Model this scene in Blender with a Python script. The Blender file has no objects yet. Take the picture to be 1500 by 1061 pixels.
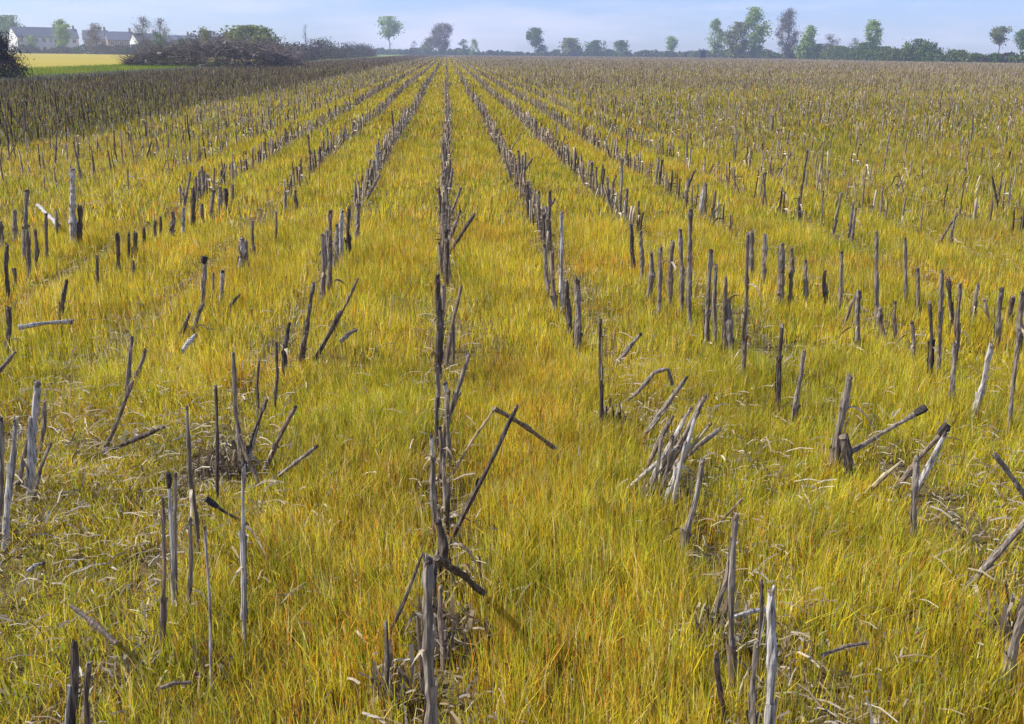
import bpy, math, random
import numpy as np
from mathutils import Vector, Matrix

# ------------------------------------------------------------------ camera, sky, sun, exposure
S = bpy.context.scene
PW, PH, F = 1500.0, 1061.0, 1470.0
VPX, VPY, ROLL, CAMH = 654.0, 77.5, math.radians(0.5), 1.35
ey = Vector((VPX - PW/2, PH/2 - VPY, -F)).normalized()
hz = Vector((math.cos(ROLL), -math.sin(ROLL), 0))
en = hz.cross(ey).normalized()
ex = ey.cross(en).normalized()
R = Matrix((ex, ey, en))                      # camera direction -> world direction
cam_d = bpy.data.cameras.new('camera'); cam = bpy.data.objects.new('camera', cam_d)
S.collection.objects.link(cam)
cam.matrix_world = Matrix.Translation((0, 0, CAMH)) @ R.to_4x4()
cam_d.sensor_width = 36; cam_d.lens = 36*F/PW
cam_d.clip_start = 0.05; cam_d.clip_end = 6000
S.camera = cam

SUN_EL, SUN_AZ = math.radians(46), math.radians(-86)      # azimuth measured from the row direction, to the left
world = bpy.data.worlds.new('World'); S.world = world; world.use_nodes = True
nt = world.node_tree; nt.nodes.clear()
out = nt.nodes.new('ShaderNodeOutputWorld'); bg = nt.nodes.new('ShaderNodeBackground')
sky = nt.nodes.new('ShaderNodeTexSky'); sky.sky_type = 'NISHITA'; sky.sun_disc = False
sky.sun_elevation = SUN_EL; sky.sun_rotation = SUN_AZ
sky.air_density = 1.0; sky.dust_density = 0.3; sky.ozone_density = 6.0
tc = nt.nodes.new('ShaderNodeTexCoord'); mp = nt.nodes.new('ShaderNodeMapping')
mp.inputs['Scale'].default_value = (2.2, 2.2, 13.0)
cn = nt.nodes.new('ShaderNodeTexNoise'); cn.inputs['Scale'].default_value = 2.2
cn.inputs['Detail'].default_value = 6; cn.inputs['Roughness'].default_value = 0.55
cr = nt.nodes.new('ShaderNodeValToRGB')
cr.color_ramp.elements[0].position = 0.46; cr.color_ramp.elements[0].color = (0, 0, 0, 1)
cr.color_ramp.elements[1].position = 0.66; cr.color_ramp.elements[1].color = (0.75, 0.75, 0.75, 1)
cm = nt.nodes.new('ShaderNodeMixRGB'); cm.inputs[2].default_value = (3.7, 3.8, 4.9, 1)
nt.links.new(tc.outputs['Generated'], mp.inputs[0]); nt.links.new(mp.outputs[0], cn.inputs['Vector'])
nt.links.new(cn.outputs['Fac'], cr.inputs[0]); nt.links.new(cr.outputs[0], cm.inputs[0])
tn_ = nt.nodes.new('ShaderNodeMixRGB'); tn_.blend_type = 'MULTIPLY'; tn_.inputs[0].default_value = 1; tn_.inputs[2].default_value = (.51, .555, .82, 1)
nt.links.new(sky.outputs[0], tn_.inputs[1]); nt.links.new(tn_.outputs[0], cm.inputs[1]); nt.links.new(cm.outputs[0], bg.inputs[0])
bg.inputs[1].default_value = 0.13
nt.links.new(bg.outputs[0], out.inputs[0])
sd = bpy.data.lights.new('sun', 'SUN'); sd.energy = 3.6; sd.angle = math.radians(0.53); sd.color = (1.0, 0.95, 0.86)
sun = bpy.data.objects.new('sun', sd); S.collection.objects.link(sun)
sv = Vector((math.sin(SUN_AZ)*math.cos(SUN_EL), math.cos(SUN_AZ)*math.cos(SUN_EL), math.sin(SUN_EL)))
sun.rotation_euler = sv.to_track_quat('Z', 'Y').to_euler()
S.view_settings.view_transform = 'Standard'; S.view_settings.look = 'None'
S.view_settings.gamma = 1; S.view_settings.use_curve_mapping = False
S.view_settings.exposure = 0.85
S.cycles.max_bounces = 5; S.cycles.transparent_max_bounces = 4; S.cycles.volume_bounces = 1
S.cycles.diffuse_bounces = 3; S.cycles.transmission_bounces = 2

rng = np.random.default_rng(7); rnd = random.Random(11)

# ------------------------------------------------------------------ helpers
def wray(px, py): return R @ Vector((px - PW/2, PH/2 - py, -F))
def ground(px, py, z=0.0):
    w = wray(px, py); t = (z - CAMH)/w.z
    return Vector((0, 0, CAMH)) + w*t
FWD = Vector((R @ Vector((0, 0, -1))).to_2d()).normalized()
def plane_pt(px, py, P, away=0.0):            # the point seen at px,py standing at P's distance
    w = wray(px, py); t = (P.x*FWD.x + P.y*FWD.y + away)/(w.x*FWD.x + w.y*FWD.y)
    return Vector((0, 0, CAMH)) + w*t
def far_pt(px, dist):                          # ground point in pixel column px, dist metres off
    w = wray(px, 80); d = Vector((w.x, w.y)).normalized()*dist
    return Vector((d.x, d.y, 0))
def project(P):
    c = R.transposed() @ (Vector(P) - Vector((0, 0, CAMH)))
    return (PW/2 + F*c.x/-c.z, PH/2 - F*c.y/-c.z) if c.z < -0.01 else None
Rn = np.array(R)
def project_np(P):
    c = (P - np.array([0, 0, CAMH])) @ Rn
    z = np.maximum(-c[:, 2], 0.05)
    return PW/2 + F*c[:, 0]/z, PH/2 - F*c[:, 1]/z, -c[:, 2]

LAT = np.random.default_rng(3).random((64, 64))
def vnoise(x, y, s=1.0, o=0):
    x = np.asarray(x)/s + 17.3*o; y = np.asarray(y)/s + 9.1*o
    xi = np.floor(x).astype(int); yi = np.floor(y).astype(int)
    fx = x - xi; fy = y - yi; fx = fx*fx*(3-2*fx); fy = fy*fy*(3-2*fy)
    a = LAT[xi % 64, yi % 64]; b = LAT[(xi+1) % 64, yi % 64]; c = LAT[xi % 64, (yi+1) % 64]; d = LAT[(xi+1) % 64, (yi+1) % 64]
    return (a*(1-fx)+b*fx)*(1-fy) + (c*(1-fx)+d*fx)*fy

def tag(o, label=None, cat=None, group=None, kind=None):
    if label: o['label'] = label
    if cat: o['category'] = cat
    if group: o['group'] = group
    if kind: o['kind'] = kind
    return o
def link(o, parent=None):
    S.collection.objects.link(o)
    if parent: o.parent = parent
    return o
def empty(name, loc, rz=0.0):
    o = bpy.data.objects.new(name, None); o.location = loc; o.rotation_euler = (0, 0, rz)
    o.empty_display_size = 0.1
    return link(o)
class MB:
    def __init__(s): s.v = []; s.f = []; s.m = []
    def face(s, pts, m=0):
        n = len(s.v); s.v += [tuple(p) for p in pts]; s.f.append(tuple(range(n, n+len(pts)))); s.m.append(m)
    def box(s, x0, y0, z0, x1, y1, z1, m=0):
        n = len(s.v)
        s.v += [(x0,y0,z0),(x1,y0,z0),(x1,y1,z0),(x0,y1,z0),(x0,y0,z1),(x1,y0,z1),(x1,y1,z1),(x0,y1,z1)]
        for q in ((0,3,2,1),(4,5,6,7),(0,1,5,4),(1,2,6,5),(2,3,7,6),(3,0,4,7)):
            s.f.append(tuple(n+i for i in q)); s.m.append(m)
    def tube(s, pts, rad, sides=8, cap=True, jit=0.0, r=None, squash=1.0):
        pts = [Vector(p) for p in pts]; n0 = len(s.v)
        for i, p in enumerate(pts):
            t = (pts[min(i+1, len(pts)-1)] - pts[max(i-1, 0)])
            t = t.normalized() if t.length > 1e-9 else Vector((0, 0, 1))
            a = t.cross(Vector((0.13, 1, 0.07))).normalized(); b = t.cross(a)
            for k in range(sides):
                an = 2*math.pi*k/sides
                rr = rad[i]*(1 + (r.uniform(-jit, jit) if r else 0))
                s.v.append(tuple(p + a*math.cos(an)*rr + b*math.sin(an)*rr*squash))
        for i in range(len(pts)-1):
            for k in range(sides):
                q = (n0+i*sides+k, n0+i*sides+(k+1) % sides, n0+(i+1)*sides+(k+1) % sides, n0+(i+1)*sides+k)
                s.f.append(q); s.m.append(0)
        if cap:
            s.f.append(tuple(n0+k for k in reversed(range(sides)))); s.m.append(0)
            e = n0+(len(pts)-1)*sides
            s.f.append(tuple(e+k for k in range(sides))); s.m.append(0)
    def build(s, name, mat, parent=None, smooth=False):
        me = bpy.data.meshes.new(name); me.from_pydata(s.v, [], s.f)
        mats = mat if isinstance(mat, (list, tuple)) else [mat]
        for m in mats: me.materials.append(m)
        if len(mats) > 1: me.polygons.foreach_set('material_index', s.m)
        if smooth: me.polygons.foreach_set('use_smooth', [True]*len(s.f))
        me.update()
        return link(bpy.data.objects.new(name, me), parent)
def np_mesh(name, V, nper, mat, col=None, parent=None):
    """V (n*nper,3): n faces (or strips already cut) of nper vertices; col per vertex"""
    n = len(V)//nper
    me = bpy.data.meshes.new(name)
    me.vertices.add(len(V)); me.vertices.foreach_set('co', V.astype(np.float32).ravel())
    me.loops.add(n*nper); me.loops.foreach_set('vertex_index', np.arange(n*nper, dtype=np.int32))
    me.polygons.add(n); me.polygons.foreach_set('loop_start', np.arange(n, dtype=np.int32)*nper)
    me.polygons.foreach_set('loop_total', np.full(n, nper, dtype=np.int32))
    if col is not None:
        a = me.color_attributes.new('tint', 'FLOAT_COLOR', 'POINT')
        c = np.ones((len(V), 4), dtype=np.float32); c[:, :3] = col; a.data.foreach_set('color', c.ravel())
    me.update(calc_edges=True); me.materials.append(mat)
    return link(bpy.data.objects.new(name, me), parent)
def np_mesh_idx(name, V, faces, mat, col=None, parent=None):
    nf, k = faces.shape
    me = bpy.data.meshes.new(name)
    me.vertices.add(len(V)); me.vertices.foreach_set('co', V.astype(np.float32).ravel())
    me.loops.add(nf*k); me.loops.foreach_set('vertex_index', faces.astype(np.int32).ravel())
    me.polygons.add(nf); me.polygons.foreach_set('loop_start', np.arange(nf, dtype=np.int32)*k)
    me.polygons.foreach_set('loop_total', np.full(nf, k, dtype=np.int32))
    if col is not None:
        a = me.color_attributes.new('tint', 'FLOAT_COLOR', 'POINT')
        c = np.ones((len(V), 4), dtype=np.float32); c[:, :3] = col; a.data.foreach_set('color', c.ravel())
    me.update(calc_edges=True); me.materials.append(mat)
    return link(bpy.data.objects.new(name, me), parent)

# ------------------------------------------------------------------ materials
def newmat(name):
    m = bpy.data.materials.new(name); m.use_nodes = True; n = m.node_tree; n.nodes.clear()
    o = n.nodes.new('ShaderNodeOutputMaterial'); return m, n, o
def ramp(n, stops):
    r = n.nodes.new('ShaderNodeValToRGB'); e = r.color_ramp.elements
    while len(e) < len(stops): e.new(0.5)
    for i, (p, c) in enumerate(stops): e[i].position = p; e[i].color = (*c, 1)
    return r
def noise_mat(name, stops, scale, stretch=(1,1,1), rough=0.9, detail=5, bump=0.0, coords='Object', spec=0.2):
    m, n, o = newmat(name)
    b = n.nodes.new('ShaderNodeBsdfPrincipled'); b.inputs['Roughness'].default_value = rough
    b.inputs['Specular IOR Level'].default_value = spec
    t = n.nodes.new('ShaderNodeTexCoord'); mp = n.nodes.new('ShaderNodeMapping'); mp.inputs['Scale'].default_value = stretch
    ns = n.nodes.new('ShaderNodeTexNoise'); ns.inputs['Scale'].default_value = scale; ns.inputs['Detail'].default_value = detail
    ns.inputs['Roughness'].default_value = 0.65
    r = ramp(n, stops)
    n.links.new(t.outputs[coords], mp.inputs[0]); n.links.new(mp.outputs[0], ns.inputs['Vector'])
    n.links.new(ns.outputs['Fac'], r.inputs[0]); n.links.new(r.outputs[0], b.inputs['Base Color'])
    if bump:
        bp = n.nodes.new('ShaderNodeBump'); bp.inputs['Strength'].default_value = bump; bp.inputs['Distance'].default_value = 0.01
        n.links.new(ns.outputs['Fac'], bp.inputs['Height']); n.links.new(bp.outputs[0], b.inputs['Normal'])
    n.links.new(b.outputs[0], o.inputs[0]); return m
def tint_mat(name, trans=0.35, noise=0.0, nscale=20, stretch=(1,1,1)):
    m, n, o = newmat(name)
    a = n.nodes.new('ShaderNodeAttribute'); a.attribute_name = 'tint'
    src = a.outputs['Color']
    if noise:
        t = n.nodes.new('ShaderNodeTexCoord'); mp = n.nodes.new('ShaderNodeMapping'); mp.inputs['Scale'].default_value = stretch
        ns = n.nodes.new('ShaderNodeTexNoise'); ns.inputs['Scale'].default_value = nscale; ns.inputs['Detail'].default_value = 3
        mr = n.nodes.new('ShaderNodeMapRange'); mr.inputs[1].default_value = 0.3; mr.inputs[2].default_value = 0.7
        mr.inputs[3].default_value = 1-noise; mr.inputs[4].default_value = 1+noise
        mx = n.nodes.new('ShaderNodeVectorMath'); mx.operation = 'SCALE'
        n.links.new(t.outputs['Object'], mp.inputs[0]); n.links.new(mp.outputs[0], ns.inputs['Vector'])
        n.links.new(ns.outputs['Fac'], mr.inputs[0]); n.links.new(src, mx.inputs[0]); n.links.new(mr.outputs[0], mx.inputs['Scale'])
        src = mx.outputs[0]
    d = n.nodes.new('ShaderNodeBsdfDiffuse'); n.links.new(src, d.inputs[0])
    if trans > 0:
        tr = n.nodes.new('ShaderNodeBsdfTranslucent'); n.links.new(src, tr.inputs[0])
        mix = n.nodes.new('ShaderNodeMixShader'); mix.inputs[0].default_value = trans
        n.links.new(d.outputs[0], mix.inputs[1]); n.links.new(tr.outputs[0], mix.inputs[2]); n.links.new(mix.outputs[0], o.inputs[0])
    else: n.links.new(d.outputs[0], o.inputs[0])
    return m
def leaf_mat(name, c0, c1, trans=0.3, scale=1.5):
    m, n, o = newmat(name)
    t = n.nodes.new('ShaderNodeTexCoord'); ns = n.nodes.new('ShaderNodeTexNoise'); ns.inputs['Scale'].default_value = scale
    ns.inputs['Detail'].default_value = 4
    r = ramp(n, [(0.35, c0), (0.65, c1)])
    n.links.new(t.outputs['Object'], ns.inputs['Vector']); n.links.new(ns.outputs['Fac'], r.inputs[0])
    d = n.nodes.new('ShaderNodeBsdfDiffuse'); tr = n.nodes.new('ShaderNodeBsdfTranslucent'); mix = n.nodes.new('ShaderNodeMixShader')
    mix.inputs[0].default_value = trans
    n.links.new(r.outputs[0], d.inputs[0]); n.links.new(r.outputs[0], tr.inputs[0])
    n.links.new(d.outputs[0], mix.inputs[1]); n.links.new(tr.outputs[0], mix.inputs[2]); n.links.new(mix.outputs[0], o.inputs[0])
    return m

STALK = {
 'p': noise_mat('weathered pale stalk', [(0.34,(.09,.075,.06)),(0.45,(.34,.30,.25)),(0.54,(.54,.50,.43)),(0.66,(.68,.645,.57))], 1.0, (120,120,9), 0.8, 6, 0.5),
 'g': noise_mat('weathered grey stalk', [(0.32,(.085,.07,.055)),(0.46,(.20,.160,.118)),(0.56,(.31,.258,.195)),(0.68,(.44,.38,.30))], 1.0, (120,120,9), 0.85, 6, 0.5),
 'b': noise_mat('weathered brown stalk', [(0.32,(.07,.05,.035)),(0.47,(.17,.125,.088)),(0.57,(.28,.215,.15)),(0.68,(.40,.33,.24))], 1.0, (120,120,9), 0.85, 6, 0.5),
 'd': noise_mat('weathered dark stalk', [(0.34,(.04,.031,.027)),(0.5,(.10,.075,.056)),(0.6,(.18,.142,.108)),(0.7,(.30,.25,.19))], 1.0, (120,120,9), 0.85, 6, 0.5),
 's': noise_mat('straw stalk', [(0.3,(.16,.11,.05)),(0.5,(.42,.33,.18)),(0.7,(.6,.52,.34)),(0.9,(.7,.63,.46))], 1.0, (70,70,7), 0.75, 6, 0.4),
}
CUT = noise_mat('rotten cut end', [(0.3,(.022,.018,.016)),(0.6,(.07,.058,.05)),(0.8,(.17,.145,.12))], 120, (1,1,1), 0.95)
DRYLEAF = noise_mat('dry leaf', [(0.36,(.09,.065,.04)),(0.5,(.28,.22,.14)),(0.62,(.48,.41,.3))], 1.0, (30,30,12), 0.8)

# ------------------------------------------------------------------ ground sheets
def sheet(name, pts, z, mat, kind='structure', sub=None):
    mb = MB(); mb.face([(x, y, z) for x, y in pts]); o = mb.build(name, mat); tag(o, kind=kind); return o
earth = noise_mat('stubble field earth', [(0.3,(.05,.036,.018)),(0.5,(.11,.085,.035)),(0.72,(.20,.155,.07))], 14.0, (1,1,1), 1.0, 10, 0.8)
FARX0, EDGE = 560, -19.0
sheet('ground', [(-2500,-300),(2500,-300),(2500,3000),(-2500,3000)], -0.03,
      noise_mat('far countryside', [(0.35,(.10,.12,.05)),(0.6,(.16,.16,.07))], 0.02))
def quadgrid(name, x0, x1, y0, y1, step, z, amp, mat):
    nx = int((x1-x0)/step)+1; ny = int((y1-y0)/step)+1
    X, Y = np.meshgrid(np.linspace(x0, x1, nx), np.linspace(y0, y1, ny)); Z = z + amp*(vnoise(X, Y, 0.35, 2)-0.5) + amp*0.6*(vnoise(X, Y, 0.12, 5)-0.5)
    V = np.stack([X.ravel(), Y.ravel(), Z.ravel()], 1)
    i = np.arange((ny-1)*(nx-1)); r = i//(nx-1); c = i % (nx-1); a = r*nx+c
    return np_mesh_idx(name, V, np.stack([a, a+1, a+nx+1, a+nx], 1), mat)
tag(sheet('field', [(EDGE,-60),(900,-60),(900,560),(EDGE,560)], -0.012, earth), kind='structure')
tag(quadgrid('near_soil', -9, 9, 0.2, 14, 0.07, 0.012, 0.03, earth), kind='structure')

# ------------------------------------------------------------------ rows of the crop
ROWX = {0: -0.02, 1: 0.735, 2: 1.475, 3: 2.18, -1: -0.80, -2: -1.55, -3: -2.33}
def rowx(k):
    if k in ROWX: return ROWX[k]
    return 2.18 + (k-3)*0.75 if k > 3 else -2.33 + (k+3)*0.77
def rownear(x):
    ks = range(-10, 14); return min(ks, key=lambda k: abs(rowx(k)-x))

# traced stalks: base x,y  top x,y  width(px)  tone   (photo pixels; the base is where the stalk comes out of the grass)
T = [
 (630,1085,628,822,26,'g','thick split grey stalk with pale top, lowest in the centre row','L'),
 (650,825,641,765,20,'d','blackened stub directly behind the thick front stalk of the centre row',''),
 (637,765,634,672,14,'g','slim grey upright stalk above the blackened centre stub',''),
 (566,1010,566,915,12,'d','short dark stub left of the thick front centre stalk',''),
 (572,925,617,815,9,'d','thin dark stalk leaning right against the thick front centre stalk',''),
 (668,778,757,597,10,'d','long dark stalk leaning right beyond the front centre stalk, crossing another',''),
 (666,690,722,603,5,'s','thin straw-coloured stem leaning right just left of the crossed pair',''),
 (640,600,640,540,12,'g','grey stub left of three standing close in the centre row',''),
 (653,602,652,562,10,'p','short pale bright topped stub amid three close stubs in the centre row',''),
 (657,612,686,522,10,'g','grey stalk leaning right from the centre row with hooked dark tip','L'),
 (643,540,641,405,13,'d','dark upright stalk at the near end of the centre row\'s solid part',''),
 (655,525,675,420,6,'b','thin bent brown stem leaning right beside the centre row\'s near end','L'),
 (664,515,663,470,6,'b','short brown stem just right of the dark centre row stalk',''),
 (650,650,657,575,8,'b','brown stub below the hooked tip stalk in the centre row',''),
 (645,500,650,420,9,'g','grey stalk tight behind the dark one in the centre row',''),
 # first row to the right
 (652,728,651,668,10,'g','',''),(645,800,642,748,12,'b','',''),(656,762,657,704,9,'d','',''),(636,880,640,812,13,'d','',''),(634,705,632,640,8,'p','',''),
 (646,690,644,628,9,'b','',''),(657,655,655,612,8,'g','',''),(640,640,641,585,9,'d','',''),(620,1000,612,900,8,'b','',''),(648,950,646,862,12,'b','',''),
 (846,505,845,412,14,'g','thick grey stub, nearest of the solid first right row',''),
 (834,475,829,412,13,'d','dark capped stub touching the nearest one of the first right row',''),
 (822,445,823,313,7,'p','tall pale thin stalk above the near end of first right row','L'),
 (812,445,808,372,10,'b','brown stub left of the tall pale thin stalk',''),
 (803,425,798,360,9,'g','grey stub second left of the tall pale thin stalk',''),
 (880,612,879,470,7,'d','straight dark pole-like stalk beyond the dead weed tuft',''),
 (917,517,938,490,8,'g','short grey tip poking from orange grass, leaning right',''),
 (934,574,978,540,9,'g','arched grey stalk bowed over to the right, topmost of the fallen bundle','A'),
 (948,632,1005,555,12,'g','grey stalk leaning right, second from top in the fallen bundle',''),
 (976,688,1032,583,14,'g','thickest grey stalk of the fallen bundle, leaning right',''),
 (960,700,1002,612,11,'s','straw-yellow stalk in the middle of the fallen bundle',''),
 (988,682,1052,630,13,'g','low right-leaning stalk forming right edge of the fallen bundle',''),
 (952,706,1012,600,9,'p','','L'),(962,694,1022,606,9,'g','',''),(972,706,1040,622,8,'s','',''),(945,690,985,612,8,'b','',''),(978,726,1018,612,9,'p','',''),(956,716,970,640,8,'g','','L'),
 (1000,802,1029,678,14,'g','leaning grey stalk directly below the fallen bundle','L'),
 (938,700,992,655,10,'p','pale low stalk at the left foot of the fallen bundle','L'),
 (968,720,984,640,9,'b','brown stem inside the fallen bundle, nearly upright',''),
 (985,735,1004,650,9,'p','pale frayed stem at the bottom of the fallen bundle','L'),
 (1072,985,1078,757,15,'g','tall pointed grey stalk left of the round-topped stalk, lower right','L'),
 (1045,905,1074,790,14,'g','grey stalk leaning right onto the tall pointed one, lower right',''),
 (1060,760,1086,732,5,'b','thin brown twig above the tall pointed stalk, lower right',''),
 (1122,1085,1128,868,23,'p','pale thick round-topped stalk at the bottom, right of centre','L'),
 (1109,965,1115,853,8,'d','thin dark stem just left of the round-topped pale stalk',''),
 (1103,1075,1107,945,15,'g','grey split stub pressed to the left of the round-topped stalk',''),
 (1082,1022,1097,982,6,'s','short straw sliver at the foot of the round-topped stalk',''),
 (1060,1040,1050,960,14,'d','dark rotten stub at the bottom, left of the round-topped stalk',''),
 # second row right
 (952,425,955,372,11,'g','',''),(966,450,968,365,8,'g','',''),(981,435,985,355,8,'b','',''),(998,448,997,338,8,'g','',''),
 (1010,465,1012,308,8,'g','tall thin stalk standing over the second right row','' ),(1035,492,1041,368,10,'g','','L'),(1048,497,1048,392,8,'g','',''),
 (1061,502,1063,408,9,'b','',''),(1070,503,1068,440,14,'g','stub with pale torn collar in the second right row','L'),
 (1088,548,1095,345,7,'b','very tall thin brown stalk beyond the pale collared stub',''),
 (940,400,938,340,9,'g','',''),(927,385,925,330,9,'d','',''),
 (1140,592,1145,478,7,'d','thin dark upright stem alone right of the very tall brown one',''),
 (1163,612,1178,515,8,'g','grey stem with dark curled flag at its top, leaning right','L'),
 (1222,672,1243,553,17,'g','broad grey frayed stalk at the left of the bent dark-knobbed one','L'),
 (1242,682,1236,640,22,'d','dark rotten knob of stalk base between two grey stalks, right',''),
 (1232,672,1352,600,11,'g','long stalk bent low to the right with dark knobbed end','K'),
 (1322,705,1386,627,12,'b','dark-tipped stalk leaning right, upper one of a leaning pair','K'),
 (1345,712,1384,637,13,'p','whitish stalk leaning right, lower one of a leaning pair',''),
 (1339,775,1343,672,14,'g','grey stub under the leaning pair, right',''),
 (1276,716,1318,678,8,'s','pale flattened stalk in grass left of the leaning pair','L'),
 (1428,602,1452,508,12,'p','whitish leaning stalk with dark right edge, far right','L'),
 (1478,626,1491,498,9,'g','slender grey stalk leaning right near the right edge',''),
 (1393,592,1397,505,11,'g','','L'),(1362,552,1362,443,7,'d','',''),(1374,548,1379,398,7,'g','',''),(1400,525,1406,418,8,'b','',''),
 (1337,522,1337,473,9,'g','',''),(1311,492,1311,443,6,'b','',''),(1256,500,1258,428,11,'g','','L'),(1240,466,1254,432,5,'b','',''),
 (1284,465,1284,340,7,'g','',''),(1231,442,1233,370,6,'g','',''),(1208,432,1208,398,8,'d','',''),(1181,432,1180,383,9,'g','',''),
 (1142,432,1146,358,13,'g','','L'),(1158,432,1160,365,9,'b','',''),(1118,412,1121,345,10,'g','',''),(1100,398,1101,340,10,'g','',''),
 (1292,490,1288,452,12,'b','',''),(1378,462,1381,402,9,'g','','L'),(1395,470,1389,410,8,'d','',''),
 (1426,462,1432,418,9,'g','',''),(1462,492,1467,424,11,'g','',''),(1450,470,1442,440,6,'s','',''),(1492,505,1497,430,13,'g','','L'),
 (1480,470,1484,436,10,'d','',''),(1345,450,1344,395,7,'b','',''),(1326,440,1326,350,6,'g','',''),
 (1502,728,1458,668,12,'g','grey stalk leaning left out of the right edge',''),
 (1432,842,1512,755,15,'g','thick grey stalk lying up towards the right edge','L'),
 (1478,985,1506,885,22,'g','broad dark grey husked stalk cut by the right edge, low','L'),
 # left side
 (105,1080,108,945,20,'d','thick dark stub with pale split side in the bottom left corner','S'),
 (130,1080,129,975,15,'d','dark rotten stub right of the split one, bottom left',''),
 (238,945,238,733,8,'b','straight thin brown stalk, leftmost of the left foreground cluster',''),
 (254,882,247,698,9,'p','pale edged stalk under a dark cap in left foreground cluster','K'),
 (259,875,257,697,9,'g','grey stalk just right of the pale edged one, left foreground',''),
 (276,892,278,762,11,'g','shorter grey stub with torn top in left foreground cluster','L'),
 (290,800,274,598,9,'g','long thin stalk bent back left, behind the left foreground cluster',''),
 (358,938,357,680,9,'p','very tall pale upright stalk right of the left foreground cluster',''),
 (352,668,342,520,8,'g','slim grey stem just above the very tall pale stalk, bent left',''),
 (318,722,316,568,7,'d','thin black upright stalk left of the very tall pale one',''),
 (378,592,379,530,5,'d','thin short black stem above the brown fan of stalks',''),
 (403,592,405,503,6,'d','thin black stem right of a shorter one, left of centre',''),
 (416,548,424,475,9,'d','dark thick-topped stub leaning right, left of centre',''),
 (365,668,389,588,10,'d','dark middle stalk of the brown fan leaning right','L'),
 (395,672,432,597,8,'b','brown stalk at the right of the fan, leaning right',''),
 (372,690,352,640,7,'b','brown stalk at the left of the fan','L'),
 (420,688,462,655,9,'g','grey stub poking low to the right of the brown fan',''),
 (352,762,306,733,9,'d','dark stalk bent down to the right beside the very tall pale one','K'),
 (309,990,300,775,6,'p','pale narrow stem leaning left below the cluster, left foreground',''),
 (188,648,237,627,11,'d','dark fallen-looking stub lying low in matted grass, left',''),
 (160,645,194,560,8,'b','brown leaning stem, lower one of a broken pair on the left',''),
 (186,570,193,495,8,'g','grey stalk continuing the broken pair on the left',''),
 (200,552,212,515,8,'g','short grey stub right of the broken pair on the left',''),
 (8,778,23,618,12,'p','white-sided tall stalk near the left edge','L'),
 (-2,760,1,615,12,'g','grey stalk cut by the left edge',''),
 (30,702,42,640,8,'g','',''),(44,715,54,562,15,'p','white and blue-grey thick stalk, second from the left edge','S'),
 (60,650,65,592,9,'g','grey stub touching the thick white stalk on its right',''),(52,722,73,652,7,'g','',''),
 (-3,545,21,517,8,'g','grey stub leaning right from the left edge',''),
 (10,508,12,452,12,'d','dark double stub near the left edge beside the white fallen stalk','L'),
 (90,468,97,413,9,'d','dark stub just above the white fallen stalk','L'),
 (12,425,10,360,9,'d','',''),(22,412,20,395,9,'d','',''),(43,402,40,340,9,'b','',''),(52,388,52,338,7,'b','',''),
 (36,368,39,280,9,'g','','L'),(22,345,22,310,11,'g','',''),(68,372,67,314,6,'b','',''),(83,340,82,310,6,'g','',''),
 (107,352,106,248,11,'p','pale torn tall stalk beside a dark capped stub, upper left','L'),(117,352,116,303,11,'d','',''),
 (2,352,1,325,8,'b','',''),
 (143,420,142,377,6,'d','',''),(173,388,171,342,9,'d','',''),(188,378,188,342,5,'d','',''),(197,375,199,342,10,'d','',''),
 (195,400,196,384,6,'b','',''),(211,352,211,334,6,'d','',''),(228,345,227,325,6,'b','',''),(235,340,235,319,5,'d','',''),
 (252,338,252,312,8,'b','',''),(268,335,269,306,7,'p','',''),(283,325,283,278,8,'d','',''),(297,318,296,300,7,'b','',''),
 (310,312,312,280,9,'g','',''),(322,305,323,275,10,'g','',''),(331,300,330,278,8,'d','',''),(340,290,340,272,6,'b','',''),
 (297,445,300,378,8,'g','','K'),(324,435,326,398,8,'p','',''),(313,430,312,402,6,'g','',''),
 (352,392,355,350,12,'p','whitish husked stub in the broken second left row','L'),(362,392,360,355,8,'g','',''),(370,365,370,325,6,'g','','L'),
 (404,345,405,312,5,'b','',''),(418,305,418,282,6,'g','',''),(434,300,433,280,6,'b','',''),
 (268,484,277,461,7,'d','',''),(287,474,297,446,9,'g','','L'),
 (340,445,350,434,6,'d','',''),
 (444,518,459,417,9,'d','','L'),(438,532,449,488,9,'b','',''),
 (466,518,497,458,9,'d','dark lower half of a snapped stalk leaning right, left of centre',''),
 (495,470,524,410,5,'b','thin brown stem leaning right above the snapped stalk',''),
 (472,432,473,345,8,'g','','L'),(483,420,484,310,8,'b','',''),(478,400,478,340,7,'g','',''),
 (492,385,493,330,8,'g','',''),(500,375,501,310,8,'p','',''),(511,370,511,305,7,'d','',''),(523,345,524,300,8,'g','',''),
]
# pieces lying on the grass: both ends on top of the grass
LY = [
 (27,480,104,471,7,'p','whitish stalk lying flat on the grass near the left edge'),
 (56,301,84,330,6,'p','small whitish stalk lying askew in the grass, upper left'),
 (103,888,167,940,10,'d','dark fallen stalk lying slantwise above the bottom left stubs'),
 (268,515,286,492,8,'p','short white and dark fallen piece, left of the middle'),
 (724,598,812,656,8,'b','brown stalk lying across the long leaning one, with pale frayed end'),
 (640,818,706,868,14,'d','dark broken length lying right from the thick front centre stalk'),
 (1205,960,1268,942,8,'b','thin fallen stem lying in the grass, lower right'),
 (500,500,520,484,8,'g','small grey broken end lying right of the snapped stalk'),
 (1070,905,1130,892,8,'p','pale broken strip lying behind the round-topped stalk'),
 (235,1008,275,1000,9,'b','short brown fallen bit at the bottom, between the left stubs'),
 (40,838,62,826,6,'p','tiny white splinter lying in grass at the left'),
]

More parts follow.
